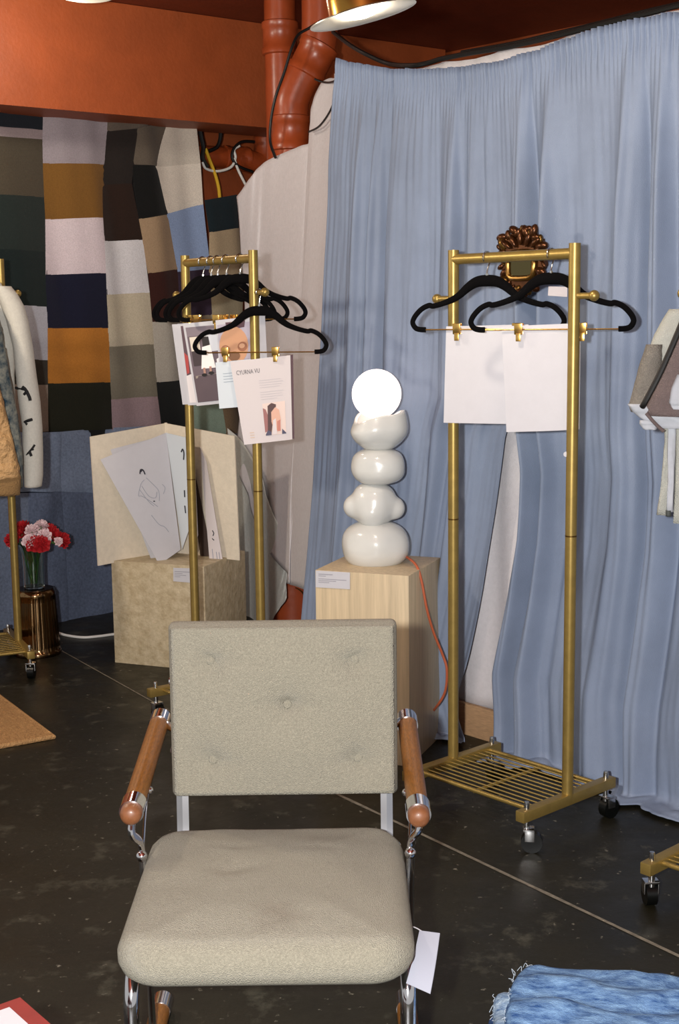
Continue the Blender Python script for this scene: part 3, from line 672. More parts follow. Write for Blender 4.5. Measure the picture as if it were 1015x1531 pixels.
face_card(tp, td, [(259, 849), (294, 850), (294, 872), (259, 869)], 'small white caption card on the travertine plinth', [(.06, .92, .24, .05), (.06, .4, .38, .04), (.06, .55, .5, .04), (.06, .3, .62, .04)])
face_card(pp, pd, [(472, 853), (523, 856), (523, 881), (472, 878)], 'white caption card on the wood-grain plinth below the lamp', [(.08, .5, .17, .05), (.08, .3, .28, .04), (.08, .9, .46, .04), (.08, .6, .56, .04), (.08, .4, .66, .04)])

# ================================================================== FOLDER WITH DRAWINGS
CARDB = mat('grey_cardboard', (220, 208, 188), 0.85, var=(50, 0.06), bump=(120, 0.1))
def slab(px, Ys, th, nm, m, parent, bend=0.0, nudge=0.0):
    W4 = [aty(p[0], p[1], y) for p, y in zip(px, Ys)]
    P = lambda u, v: (W4[0]*(1-u)+W4[1]*u)*(1-v)+(W4[3]*(1-u)+W4[2]*u)*v+V((0, -1, 0))*(bend*math.sin(PI*u)*math.sin(PI*v*0.5+0.4)+nudge)
    o = MB().thickgrid(P, 8, 8, th).build(nm, m, sharp=50)
    if parent: world_child(o, parent)
    return o, P
sp = aty(249, 826, 5.62)
fo = thing('card_folder', 'open grey cardboard folder standing on the travertine plinth', 'folder', (sp.x, sp.y, T))
slab([(135, 653), (247, 633), (250, 826), (147, 846)], (5.36, 5.60, 5.60, 5.36), 0.006, 'cover_panel', CARDB, fo)
slab([(248, 633), (350, 652), (358, 838), (251, 826)], (5.60, 5.42, 5.42, 5.60), 0.006, 'cover_panel', CARDB, fo)
o = MB().cyl(aty(248, 632, 5.602), aty(251, 827, 5.602), 0.006, n=8).build('spine', CARDB); world_child(o, fo)
gD = 'drawings in the folder'
def drawing(label, px, Ys, m=PAPER, bend=0.004):
    t = thing('drawing_sheet', label, 'drawing', aty(px[3][0], px[3][1], Ys[3]), 0, gD); o, P = slab(px, Ys, 0.0015, 'page', m, t, bend); return t, P
INK = mat('ink_40_40_50', (40, 40, 50), 0.7); PENC = mat('pencil_grey', (158, 160, 172), 0.8)
def strokes(t, P, lines, r, m, nm='ink_lines'):
    mb = MB()
    for ln in lines: mb.tube(bez([P(u, v)+V((0, -0.0012, 0)) for u, v in ln], 4), r, 5)
    o = mb.build(nm, m); world_child(o, t)
drawing('white drawing sheet offset behind the big fashion sketch', [(165, 672), (250, 650), (262, 826), (228, 842)], (5.42, 5.54, 5.53, 5.46))
t, P = drawing('large white sheet with a faint pencil fashion sketch, leaning left in the folder', [(150, 687), (248, 647), (270, 822), (238, 844)], (5.36, 5.5, 5.47, 5.40))
strokes(t, P, [[(0.46, 0.24), (0.49, 0.21), (0.53, 0.22), (0.54, 0.26)], [(0.48, 0.225), (0.52, 0.215)]], 0.0028, INK)
strokes(t, P, [[(0.5, 0.3), (0.42, 0.32), (0.3, 0.4), (0.36, 0.42), (0.5, 0.5), (0.6, 0.56)], [(0.54, 0.29), (0.62, 0.36), (0.7, 0.44), (0.66, 0.52)], [(0.42, 0.34), (0.48, 0.44), (0.6, 0.48), (0.66, 0.44)], [(0.8, 0.4), (0.84, 0.44), (0.78, 0.48)], [(0.4, 0.6), (0.5, 0.7), (0.62, 0.74), (0.7, 0.8)], [(0.36, 0.36), (0.44, 0.48), (0.52, 0.54)]], 0.0012, PENC, 'pencil_lines')
strokes(t, P, [[(0.54, 0.50), (0.57, 0.505)]], 0.0022, INK)
t, P = drawing('narrow white sheet standing along the folder spine', [(248, 647), (278, 654), (283, 790), (272, 822)], (5.5, 5.44, 5.43, 5.48), PAPER_B)
strokes(t, P, [[(0.72, 0.16), (0.8, 0.13), (0.86, 0.17), (0.82, 0.24)], [(0.75, 0.55), (0.74, 0.62)], [(0.7, 0.7), (0.72, 0.78)]], 0.003, INK)
t, P = drawing('torn-edged white sheet seen between the rack post and the spine', [(277, 652), (290, 668), (296, 800), (286, 832)], (5.44, 5.42, 5.42, 5.44))
t, P = drawing('slanting white sheet right of the rack post with small ink marks', [(299, 668), (308, 690), (333, 838), (313, 836)], (5.5, 5.46, 5.42, 5.44), PAPER_P)
strokes(t, P, [[(0.5, 0.72), (0.6, 0.74), (0.5, 0.77)], [(0.4, 0.8), (0.55, 0.81)]], 0.002, INK)
strokes(t, P, [[(0.3, 0.9), (0.3, 1.0)], [(0.6, 0.92), (0.6, 1.0)], [(0.8, 0.92), (0.8, 1.0)]], 0.0015, PENC, 'torn_edge')
drawing('dark sheet edge visible in the fold beside the rack post', [(279, 690), (290, 700), (318, 836), (300, 834)], (5.52, 5.5, 5.48, 5.5), mat('dark_card', (62, 46, 38), 0.8))

# ================================================================== CERAMIC LAMP
CER = mat('glossy_white_ceramic', (208, 208, 204), 0.22, var=(8, 0.03), coat=0.6, bump=(9, 0.08))
GLOBE = mat('lit_opal_globe', (255, 244, 236), 0.3, emit=((255, 234, 224), 2.6))
lc = pp.location.copy(); rzp = pp.rotation_euler.z
lp = atz(560, 842, PT); LY = lp.y+0.02; LX = aty(560, 842, LY).x
px2m = LY/2000.0/math.cos(PITCH)
lamp = thing('ceramic_lamp', 'white ceramic table lamp of four stacked lumpy forms with a lit round globe', 'lamp', (LX, LY, PT))
def zl(y): return aty(560, y, LY).z-PT
def blob(y0, y1, halfw, xc, lobes, seed, e=0.62, tilt=0):
    z1, z0 = zl(y0), zl(y1); cz = (z0+z1)/2; hz = (z1-z0)/2; R = halfw*px2m; cx = (xc-560)*px2m
    def fn(d):
        th = math.atan2(d.y, d.x); k = 1+0.05*nz(d.x*1.6+seed, d.y*1.6, d.z*1.6)
        if tilt: k += (0.40*max(0, math.cos(th+0.1))**3+0.42*max(0, -math.cos(th-0.1))**3)*math.exp(-((d.z+0.28)/0.36)**2)+0.20*max(0, math.cos(th+PI/2-0.2))**4*math.exp(-((d.z+0.3)/0.4)**2)-0.12*smooth(d.z*1.4)
        for (n_, amp, ph_) in lobes: k += amp*math.cos(n_*th+ph_)*(1-abs(d.z))
        return k
    mb = MB(); n = 40; m = 24; vs = []
    for i in range(m+1):
        ph = PI*i/m; cz_ = math.cos(ph); sr = math.sin(ph)**e
        for k in range(n):
            th = 2*PI*k/n; d = V((math.cos(th)*math.sin(ph), math.sin(th)*math.sin(ph), cz_)); f = fn(d)
            vs.append(V((cx+R*sr*math.cos(th)*f, R*sr*math.sin(th)*f, cz+hz*math.copysign(abs(cz_)**0.9, cz_))))
    mb.add(vs, [(i*n+k, (i+1)*n+k, (i+1)*n+(k+1) % n, i*n+(k+1) % n) for i in range(m) for k in range(n)])
    return mb
blob(778, 850, 50, 561, [(2, 0.03, 0.4)], 1, 0.72).build('ceramic_segment', CER, lamp, 180)
sg = blob(720, 786, 35, 559, [(5, 0.03, 1)], 2, 0.8)
for (ax_, ay_, ar_, dy_) in ((532, 757, 19, 0.0), (589, 760, 18, 0.0), (557, 764, 24, -0.03), (558, 762, 24, 0.03)):
    sg.ball(((ax_-560)*px2m, dy_, zl(ay_)), ar_*px2m, 20)
so_ = sg.build('ceramic_segment', CER, lamp, 180)
rm = so_.modifiers.new('merge', 'REMESH'); rm.mode = 'VOXEL'; rm.voxel_size = 0.004; rm.use_smooth_shade = True
sm = so_.modifiers.new('soften', 'SMOOTH'); sm.iterations = 36; sm.factor = 0.6
b3 = MB()
blob(670, 724, 40, 566, [(2, 0.03, 1.0), (3, 0.03, 2)], 3, 0.6).build('ceramic_segment', CER, lamp, 180)
# top cup with a torn rim
def cupmesh():
    z0, zr = zl(672), zl(622); R = 41*px2m; n = 56; prof = []
    m = 14; vs = []; cx = (568-560)*px2m
    def rim(th): return 0.010*math.sin(2*th+2.6)+0.009*math.sin(3*th+0.4)+0.010*math.cos(th+0.2)
    rows = []
    for i in range(m+1):
        t = i/m; row = []
        for k in range(n):
            th = 2*PI*k/n; f = 1+0.05*math.sin(2*th+1)+0.06*math.cos(3*th+0.7)*t+0.05*nz(math.cos(th)*1.5, math.sin(th)*1.5, t*2)
            rr = R*(math.sin(min(1, t*1.12+0.14)*PI*0.62)**0.6)*f*(1.0 if t < .8 else 1-0.10*((t-.8)/.2)); z = z0+(zr-z0)*t+rim(th)*smooth((t-0.4)/0.6)
            row.append(V((cx+rr*math.cos(th), rr*math.sin(th), z)))
        rows.append(row)
    for i in range(8):
        t = 1-i/8; row = []
        for k in range(n):
            o_ = rows[int(m*(0.45+0.55*t))][k]; row.append(V((cx+(o_.x-cx)*0.88, o_.y*0.88, o_.z-(0.002 if i == 0 else 0.0))))
        rows.append(row)
    mb = MB(); N = len(rows); mb.add([q for r_ in rows for q in r_], [(i*n+k, i*n+(k+1) % n, (i+1)*n+(k+1) % n, (i+1)*n+k) for i in range(N-1) for k in range(n)]+[tuple(range(n))[::-1], tuple((N-1)*n+k for k in range(n))])
    return mb
cupmesh().build('ceramic_cup', CER, lamp, 180)
MB().ball(((565-560)*px2m, 0, zl(589)), 36.5*px2m, 40).build('globe', GLOBE, lamp, 180)
ORC = mat('orange_textile_cord', (176, 88, 54), 0.6)
cs_ = V((LX+(606-560)*px2m, LY-0.02, PT+0.022))
cordp = [cs_-V((LX, LY, PT))-V((0.012, 0, -0.004)), cs_-V((LX, LY, PT))]+[p-V((LX, LY, PT)) for p in (aty(622, 845, 4.2), aty(630, 868, 4.18), aty(638, 910, 4.18), aty(648, 945, 4.2), aty(662, 980, 4.22), aty(668, 1002, 4.22), aty(665, 1035, 4.24), aty(650, 1060, 4.3), atz(638, 1074, 0.008), atz(628, 1078, 0.008))]
MB().tube(bez(cordp, 6), 0.0042, 8).build('power_cord', ORC, lamp)
MB().cyl(cordp[0], cordp[1]+V((0.004, 0, 0)), 0.007, n=10).build('cord_grommet', CER, lamp)

# ================================================================== ORNATE MIRROR ON THE CURTAIN
mo, mn = CO+RN*0.10, RN
mc = atpl(785, 392, mo, mn); mw = (atpl(824, 392, mo, mn)-atpl(747, 392, mo, mn)).length; mh = (atpl(785, 336, mo, mn)-atpl(785, 446, mo, mn)).length
mir = thing('ornate_mirror', 'small ornate gilded mirror with scrolled leaves hanging on the blue curtain', 'mirror', mc)
mx = V((RD.x, RD.y, 0)); mz = V((0, 0, 1)); 
def mp(x, z, k=0.0): return mx*(x*mw*0.5)+mz*(z*mh*0.5)+RN*k
out = []
prof_m = [(0, 1.0), (.16, .92), (.25, .97), (.36, .86), (.52, .9), (.58, .72), (.8, .66), (.86, .45), (.74, .34), (.9, .12), (.96, -.1), (.82, -.3), (.86, -.46), (.62, -.6), (.55, -.78), (.3, -.84), (.18, -.98), (0, -.95), (-.2, -.86), (-.42, -.8), (-.52, -.62), (-.8, -.52), (-.78, -.3), (-.94, -.12), (-.8, .1), (-.9, .3), (-.98, .48), (-.86, .6), (-.9, .78), (-.62, .84), (-.5, .78), (-.34, .97), (-.2, .88)]
MB().poly([mp(x*.92, z*.92, 0.0) for x, z in prof_m], RN*0.016).build('back_plate', mat('antique_bronze', (78, 46, 24), 0.28, 0.75, var=(40, 0.5)), mir)
BRZ = MATS['antique_bronze']
for i, (x, z) in enumerate(prof_m):
    a = math.atan2(z, x)+0.9*math.sin(i*2.3); rr = 0.009+0.011*((i*37) % 10)/10
    rot = Matrix(((mx.x, RN.x, 0), (mx.y, RN.y, 0), (0, 0, 1))) @ Matrix.Rotation(-a, 3, 'Y')
    MB().ball(mp(x*.88, z*.9, 0.016), rr, 12, (1.25, .7, .75), rot).build('scroll_leaf', BRZ if i % 3 else GOLD_D, mir)
inner = [(.50*math.copysign(abs(math.cos(t*PI/12))**.45, math.cos(t*PI/12)), -.08+.36*math.copysign(abs(math.sin(t*PI/12))**.45, math.sin(t*PI/12))) for t in range(24)]
MB().tube([mp(x, z, 0.02) for x, z in inner], 0.0085, 10, closed=True).build('inner_frame', GOLD_D, mir)
MB().poly([mp(x*.96, (z+.08)*.96-.08, 0.017) for x, z in inner], RN*0.003).build('mirror_glass', mat('mirror_glass', (112, 102, 70), 0.08, 1.0), mir)
for i in range(5):
    t = (i-2)*0.22; rot = Matrix(((mx.x, RN.x, 0), (mx.y, RN.y, 0), (0, 0, 1))) @ Matrix.Rotation(t*2.2, 3, 'Y')
    MB().ball(mp(t*1.3, .66-abs(t)*.35, 0.022), 0.017, 12, (.5, .6, 1.3), rot).build('crest_leaf', BRZ, mir)
tg, _ = sheet('small_tag', 'small pinkish paper tag pinned to the curtain right of the ornate mirror', 'tag', [(820, 428), (848, 429), (848, 444), (819, 442)], 4.0, PAPER_P, 0.001)

# ================================================================== ARMCHAIR
FAB = mat('cream_tweed_upholstery', (138, 133, 118), 0.95, var=(260, 0.16), weave=(520, 0.7), sheen=0.15, spec=0.15)
def stain_fabric():
    m = FAB.copy(); m.name = 'cream_tweed_stained'; nt = m.node_tree; b = nt.nodes['Principled BSDF']; L = nt.links
    old = b.inputs['Base Color'].links[0].from_socket
    tc = nt.nodes.new('ShaderNodeTexCoord'); mp_ = nt.nodes.new('ShaderNodeMapping'); mp_.inputs['Location'].default_value = (-0.22, 1.05, 0); mp_.inputs['Scale'].default_value = (7.5, 6.0, 0)
    L.new(tc.outputs['Object'], mp_.inputs['Vector'])
    ns = nt.nodes.new('ShaderNodeTexNoise'); ns.inputs['Scale'].default_value = 14; L.new(tc.outputs['Object'], ns.inputs['Vector'])
    ln = nt.nodes.new('ShaderNodeVectorMath'); ln.operation = 'LENGTH'; L.new(mp_.outputs['Vector'], ln.inputs[0])
    ad = nt.nodes.new('ShaderNodeMath'); ad.operation = 'MULTIPLY_ADD'; L.new(ns.outputs['Fac'], ad.inputs[0]); ad.inputs[1].default_value = 1.1; L.new(ln.outputs['Value'], ad.inputs[2])
    rp = nt.nodes.new('ShaderNodeValToRGB'); rp.color_ramp.elements[0].position = 0.42; rp.color_ramp.elements[0].color = (0.5, 0.5, 0.5, 1); rp.color_ramp.elements[1].position = 1.25; rp.color_ramp.elements[1].color = (0, 0, 0, 1)
    L.new(ad.outputs[0], rp.inputs['Fac'])
    mx_ = nt.nodes.new('ShaderNodeMixRGB'); L.new(rp.outputs['Color'], mx_.inputs['Fac']); L.new(old, mx_.inputs['Color1']); mx_.inputs['Color2'].default_value = lin((88, 66, 48)); L.new(mx_.outputs['Color'], b.inputs['Base Color'])
    return m
CX, CY = -0.127, 2.27
chair = thing('armchair', 'cream upholstered armchair with chrome frame and wooden dowel arms', 'chair', (CX, CY, 0))
def cushion(W_, D_, T_, cr, er, fn, n=44):
    """rounded slab in local xy, thickness z; fn(x,y,side) gives extra height"""
    mb = MB(); vs = []; fs = []; prof = []
    m = 7
    for i in range(m+1): a = -PI/2+PI*i/m; prof.append((er*(1-math.cos(a)), math.sin(a)*T_/2))
    per = []
    k = 10
    hx, hy = W_/2, D_/2
    def ring(ins):
        pts = []; c_ = max(cr-ins, 0.004)
        for (sx, sy, a0) in ((1, 1, 0), (-1, 1, 90), (-1, -1, 180), (1, -1, 270)):
            cx_, cy_ = sx*(hx-cr), sy*(hy-cr)
            for t in range(k+1): a = math.radians(a0+90*t/k); pts.append((cx_+c_*math.cos(a), cy_+c_*math.sin(a)))
            # straight run subdivisions
            nx_ = {(1, 1): (-1, 1), (-1, 1): (-1, -1), (-1, -1): (1, -1), (1, -1): (1, 1)}[(sx, sy)]
            q0 = pts[-1]; q1 = (nx_[0]*(hx-cr)+(c_*math.cos(math.radians(a0+90))), nx_[1]*(hy-cr)+(c_*math.sin(math.radians(a0+90))))
            for t in range(1, 12): pts.append((q0[0]+(q1[0]-q0[0])*t/12, q0[1]+(q1[1]-q0[1])*t/12))
        return pts
    rings = []
    for ins, z in prof: rings.append([(x, y, z) for x, y in ring(ins)])
    top = rings[-1]; N = len(top); inner_top = []
    L_ = 22
    for j in range(1, L_+1): f = 1-j/L_; inner_top.append([(x*f, y*f, T_/2) for x, y, z in top])
    bot = rings[0]; inner_bot = [[(x*(1-j/4), y*(1-j/4), -T_/2) for x, y, z in bot] for j in range(1, 5)]
    allr = inner_bot[::-1]+rings+inner_top
    for r_ in allr:
        for (x, y, z) in r_: vs.append((x, y, z+(fn(x, y) if z > 0 else 0)*max(0, min(1, z/(T_/2)))))
    for i in range(len(allr)-1):
        for j in range(N): fs.append((i*N+j, i*N+(j+1) % N, (i+1)*N+(j+1) % N, (i+1)*N+j))
    mb.add(vs, fs); return mb
def seatfn(x, y):
    e = min(0.24-abs(x), 0.26-abs(y)); h_ = 0.014*smooth(e/0.15)
    h_ -= 0.0032*math.exp(-((x+0.07)/0.05)**2-((y-0.115-0.3*abs(x+0.07))/0.012)**2)+0.003*math.exp(-((x-0.08)/0.045)**2-((y-0.11-0.2*(0.08-x))/0.012)**2)+0.0035*math.exp(-((x+0.07)/0.055)**2-((y-0.01-0.4*abs(x+0.08))/0.014)**2)
    return h_+0.003*nz(x*14, y*14, 1)
so = cushion(0.492, 0.515, 0.078, 0.075, 0.035, seatfn).build('seat', stain_fabric(), chair, 180)
so.location = (-0.003, -0.005, 0.392); so.rotation_euler = (math.radians(0.6), 0, 0)
BT = [(-0.142, 0.10), (0.142, 0.10), (0.008, 0.012), (-0.142, -0.10), (0.146, -0.10)]
def backfn(x, y):
    h_ = 0.012*smooth((0.225-abs(x))/0.12)*smooth((0.175-abs(y))/0.1)
    for bx, by in BT: d = math.hypot(x-bx, (y-by)); h_ -= 0.013*math.exp(-(d/0.014)**2)+0.012*math.exp(-(d/0.040)**2); h_ -= 0.005*math.exp(-((y-by-0.0)/0.012)**2-(abs(x-bx)/0.05)**2)
    return h_+0.0015*nz(x*20, y*20, 3)
bo = cushion(0.450, 0.352, 0.062, 0.012, 0.018, backfn).build('backrest', FAB, chair, 180)
# local z of the cushion faces the camera
bo.location = (0.012, 2.572-CY, 0.655); bo.rotation_euler = (math.radians(90-2.0), 0, 0)
for bx, by in BT:
    q = MB().ball((bx, by, 0.031+backfn(bx, by)+0.006), 0.0095, 16, (1, 1, 0.55)).build('button', FAB, bo)
TR = 0.0135
for sx in (-1, 1):
    ax = 0.268*sx; ay0, az0 = 2.375-CY, 0.505-0.006*sx; ay1, az1 = 2.80-CY, 0.555-0.004*sx
    A0 = V((ax, ay0, az0)); A1 = V((ax-0.0*sx, ay1, az1)); d = (A1-A0).normalized()
    arm = MB().cyl(A0+d*0.05, A1-d*0.02, 0.0205, n=24).build('arm_dowel', WOOD, chair)
    MB().lathe([(0.0, 0.0), (0.010, 0.001), (0.017, 0.006), (0.0205, 0.014), (0.0205, 0.03)], A0-d*0.012, 24, axis=d.to_track_quat('Z', 'Y').to_matrix()).build('end_cap', mat('dowel_end', (116, 72, 44), 0.45, var=(80, 0.15), coat=0.2), arm)
    MB().cyl(A0+d*0.012, A0+d*0.052, 0.0235, n=24).build('arm_collar', CHROME, arm)
    MB().cyl(A1-d*0.022, A1+d*0.02, 0.0225, n=24).build('arm_collar', CHROME, arm)
    # side tube: arm front -> down past the seat side -> floor
    px_ = 0.252*sx
    bolt = V((px_, 2.40-CY, 0.425))
    MB().tube(bez([A0+d*0.03+V((0, 0, -0.01)), V((ax, ay0+0.005, 0.475)), bolt+V((0.004*sx, 0, 0.02)), bolt+V((0, 0, -0.04)), V((px_, 2.42-CY, 0.30)), V((px_, 2.44-CY, 0.12)), V((px_, 2.45-CY, 0.035))], 6), 0.0105, 12, flat=(0.7, 1.3)).build('arm_support', CHROME, chair)
    MB().tube(bez([A0+d*0.22+V((-0.012*sx, 0, -0.018)), V((px_+0.006*sx, 2.50-CY, 0.48)), bolt+V((0, 0.01, 0.01))], 6), 0.005, 10, flat=(0.6, 1.5)).build('arm_brace', CHROME, chair)
    MB().ball(bolt+V((0.0, -0.012, 0)), 0.011, 16).build('bolt', CHROME, chair)
    MB().ball(A0+d*0.13+V((-0.018*sx, -0.004, -0.012)), 0.008, 14).build('bolt', CHROME, chair)
    # seat rail, front leg and runner
    lx = 0.232*sx
    rail = bez([V((lx, 2.60-CY, 0.350)), V((lx, 2.40-CY, 0.345)), V((lx, 2.20-CY, 0.340)), V((lx, 2.135-CY, 0.332)), V((lx, 2.102-CY, 0.30)), V((lx, 2.095-CY, 0.25)), V((lx, 2.105-CY, 0.10)), V((lx, 2.125-CY, 0.045)), V((lx+0.01*sx, 2.18-CY, 0.024)), V((px_, 2.24-CY, 0.022))], 7)
    MB().tube(rail, TR, 16).build('front_leg', CHROME, chair)
    rn = MB().cyl((px_, 2.23-CY, 0.022), (px_, 2.56-CY, 0.022), 0.0205, n=20).build('runner_dowel', WOOD, chair)
    MB().cyl((px_, 2.55-CY, 0.022), (px_, 2.60-CY, 0.022), 0.0215, n=20).build('runner_collar', CHROME, rn)
    MB().tube(bez([A1+d*0.005, V((ax-0.01*sx, 2.80-CY, 0.555)), V((0.215*sx, 2.70-CY, 0.56)), V((0.212*sx, 2.60-CY, 0.56))], 5), 0.009, 12).build('arm_bracket', CHROME, chair)
    # flat uprights carrying the back
    ux = 0.206*sx+0.009
    MB().tube(bez([V((ux, 2.50-CY, 0.345)), V((ux, 2.555-CY, 0.352)), V((ux, 2.58-CY, 0.385)), V((ux, 2.59-CY, 0.50)), V((ux, 2.612-CY, 0.74))], 6), 0.0105, 4, flat=(1.15, 0.45)).build('back_upright', mat('satin_steel', (230, 230, 235), 0.42, 1.0), chair, 30)
MB().cyl((-0.22, 2.615-CY, 0.70), (0.216, 2.615-CY, 0.70), 0.008, n=10).build('back_crossbar', CHROME, chair)
MB().cyl((-0.232, 2.56-CY, 0.349), (0.232, 2.56-CY, 0.349), 0.009, n=10).build('seat_crossbar', CHROME, chair)
W4 = [aty(627, 1391, 2.14), aty(657, 1395, 2.10), aty(643, 1486, 2.03), aty(607, 1470, 2.06)]
tgt = thing('paper_tag', 'white paper tag hanging at the right side of the armchair seat', 'tag', W4[0])
P = lambda u, v: (W4[0]*(1-u)+W4[1]*u)*(1-v)+(W4[3]*(1-u)+W4[2]*u)*v+V((0, -0.006*math.sin(PI*v), 0))
world_child(MB().thickgrid(P, 5, 8, 0.0012).build('card', mat('tag_paper', (150, 152, 164), 0.7)), tgt)
world_child(MB().tube(bez([W4[0].lerp(W4[1], 0.3)+V((0, 0, -0.004)), W4[0]+V((-0.012, 0.03, -0.008)), V((CX+0.236, 2.2, 0.345))]), 0.001, 6).build('string', PAPER), tgt)

# ================================================================== DRUM TABLE, VASE, FLOWERS
BZ = mat('polished_bronze', (132, 104, 72), 0.13, 1.0)
BZD = mat('dark_bronze', (58, 42, 28), 0.25, 0.9)
dc = atz(57, 985, 0); dc.y += 0.09; dc.x = aty(57, 985, dc.y).x; DH = 0.285
drum = thing('drum_table', 'small fluted bronze drum table standing on the floor by the left rack', 'table', (dc.x, dc.y, 0))
flute = lambda th, z: 1-0.018*abs(math.sin(th*18))**0.6 if 0.022 < z < DH-0.03 else 1
prof = [(0.098, 0.0), (0.1, 0.004), (0.1, 0.018), (0.0965, 0.022)]+[(0.0965-0.012*((z/12)), 0.024+(DH-0.056)*z/12) for z in range(13)]+[(0.0855, DH-0.028), (0.084, DH-0.014), (0.077, DH-0.003), (0.074, DH)]
MB().lathe(prof, (0, 0, 0), 216, flute).build('body', BZ, drum, 50)
MB().lathe([(0.078, DH-0.003), (0.076, DH+0.002), (0.0, DH+0.002)], (0, 0, 0), 48).build('top', BZD, drum)
vc = V((dc.x-0.002, dc.y, DH+0.003))
GLS = mat('clear_glass', (226, 238, 230), 0.02, trans=1.0); WAT = mat('water', (210, 225, 215), 0.0, trans=1.0)
vase = thing('glass_vase', 'clear flared glass vase on the bronze drum table', 'vase', vc)
vp = [(0.0, 0.0), (0.040, 0.0), (0.044, 0.004), (0.044, 0.09), (0.046, 0.14), (0.052, 0.175), (0.062, 0.197), (0.0595, 0.197), (0.049, 0.175), (0.043, 0.14), (0.041, 0.09), (0.041, 0.01), (0.0, 0.01)]
MB().lathe(vp, (0, 0, 0), 40).build('body', GLS, vase)
REDP = mat('red_petals', (176, 22, 30), 0.65, var=(60, 0.2)); WHP = mat('white_pink_petals', (236, 208, 210), 0.65, var=(50, 0.1)); STEM = mat('green_stem', (44, 84, 34), 0.55, var=(40, 0.2)); CALY = mat('green_calyx', (74, 104, 52), 0.6)
def petals(c, r, axis, seed):
    mb = MB(); c = V(c); R_ = V(axis).normalized().to_track_quat('Z', 'Y').to_matrix()
    for L_ in range(5):
        n = 30; m = 4; tilt = (0.05, 0.30, 0.6, 0.95, 1.25)[L_]; rad = r*(1.0, 0.95, 0.85, 0.65, 0.42)[L_]; vs = []
        for i in range(m+1):
            t = i/m
            for k in range(n):
                th = 2*PI*k/n+L_*0.7
                ruf = (0.16*math.sin(th*9+seed+L_)+0.12*nz(th*2.2, L_*3.1, seed))*t
                rr = rad*t*math.cos(tilt*t)*(1+0.10*math.sin(th*5+seed+L_*2)*t); z = rad*(math.sin(tilt*t)*t+ruf)+0.004*L_
                vs.append(R_ @ V((rr*math.cos(th), rr*math.sin(th), z))+c)
        mb.add(vs, [(i*n+k, i*n+(k+1) % n, (i+1)*n+(k+1) % n, (i+1)*n+k) for i in range(m) for k in range(n)])
    return mb
flw = [(20, 806, 'r', -0.03), (32, 798, 'r', 0.02), (48, 793, 'w', 0.0), (62, 786, 'w', 0.03), (80, 800, 'r', 0.02), (92, 806, 'r', 0.0), (44, 808, 'w', -0.05), (62, 812, 'r', -0.06), (50, 812, 'r', -0.05), (86, 808, 'w', -0.04), (18, 812, 'w', -0.02), (66, 800, 'w', -0.03), (34, 788, 'r', 0.05), (74, 793, 'r', 0.05)]
words = {'r': 'red', 'w': 'pale pink'}
place = ['leftmost red carnation in the glass vase', 'red carnation at the upper left of the bouquet', 'pale pink carnation left of the bouquet centre', 'topmost pale pink carnation in the bouquet', 'red carnation right of the bouquet centre', 'rightmost red carnation in the vase', 'pale pink carnation low at the bouquet front', 'red carnation at the low front right of the bouquet', 'red carnation at the low front centre of the bouquet', 'small pale pink carnation at the right edge', 'small pale pink carnation at the left edge', 'pale pink carnation right of centre near the front', 'red carnation at the back left of the bouquet', 'red carnation at the back right of the bouquet']
for i, (a_, b_, k_, dy) in enumerate(flw):
    p = aty(a_, b_+2, vc.y+dy); base_ = vc+V(((a_-56)*0.0003, dy*0.15, 0.02)); rim_ = vc+V(((a_-56)*0.00105, dy*0.5, 0.18))
    t = thing('carnation', place[i], 'flower', base_, 0, 'carnations in the glass vase')
    r_ = 0.037 if k_ == 'r' else 0.032
    if i in (9, 10): r_ = 0.020
    world_child(petals(p, r_, (p-rim_)+V((0, -0.03, 0.02)), i*1.7).build('bloom', REDP if k_ == 'r' else WHP, sharp=180, fixn=False), t)
    world_child(MB().tube(bez([base_, base_.lerp(rim_, 0.5)+V((nz(i*3.1)*0.01, 0, 0)), rim_, p-(p-rim_)*0.12], 5), 0.0032, 7).build('stem', STEM), t)
    world_child(MB().lathe([(0.003, -0.024), (0.007, -0.018), (0.009, 0.0), (0.0, 0.002)], p, 10, axis=(p-rim_).normalized().to_track_quat('Z', 'Y').to_matrix()).build('calyx', CALY), t)
    if i % 2 == 0:
        for s_ in (-1, 1):
            q0 = base_.lerp(rim_, 0.55); world_child(MB().tube(bez([q0, q0+V((0.012*s_, -0.006, 0.03)), q0+V((0.02*s_, -0.008, 0.07))], 4), 0.003, 6, flat=(1, 0.3)).build('leaf', STEM), t)

# ================================================================== RUG
JUTE = mat('jute_weave', (166, 128, 86), 0.95, var=(120, 0.25), weave=(160, 0.8), spec=0.1)
rc = atz(80, 1105, 0); e1 = (atz(0, 1045, 0)-rc); e1.z = 0; e1.normalize(); e2 = V((-e1.y, e1.x, 0)); 
if e2.x > 0: e2 = -e2
rug = thing('jute_rug', 'natural jute rug corner lying on the floor at the left', 'rug', rc)
mb = MB(); RW, RL, nr = 0.9, 1.4, 62
for i in range(nr):
    a_ = rc+e2*(RW*(i+0.5)/nr)+V((0, 0, 0.007)); mb.tube([a_+e1*(RL*k/24)+V((0, 0, 0.0006*math.sin(k*2.1+i*PI))) for k in range(25)], RW/nr*0.54, 6, flat=(1, 0.8))
o = mb.build('woven_cords', JUTE); o['kind'] = 'stuff'; world_child(o, rug)
mb = MB(); c4 = [rc, rc+e1*RL, rc+e1*RL+e2*RW, rc+e2*RW]
mb.tube([p+V((0, 0, 0.008)) for p in (rc, rc+e1*RL*.5, rc+e1*RL, rc+e1*RL+e2*RW*.5, rc+e1*RL+e2*RW, rc+e1*RL*.5+e2*RW, rc+e2*RW, rc+e2*RW*.5)], 0.0085, 8, closed=True)
world_child(mb.build('bound_edge', JUTE), rug)

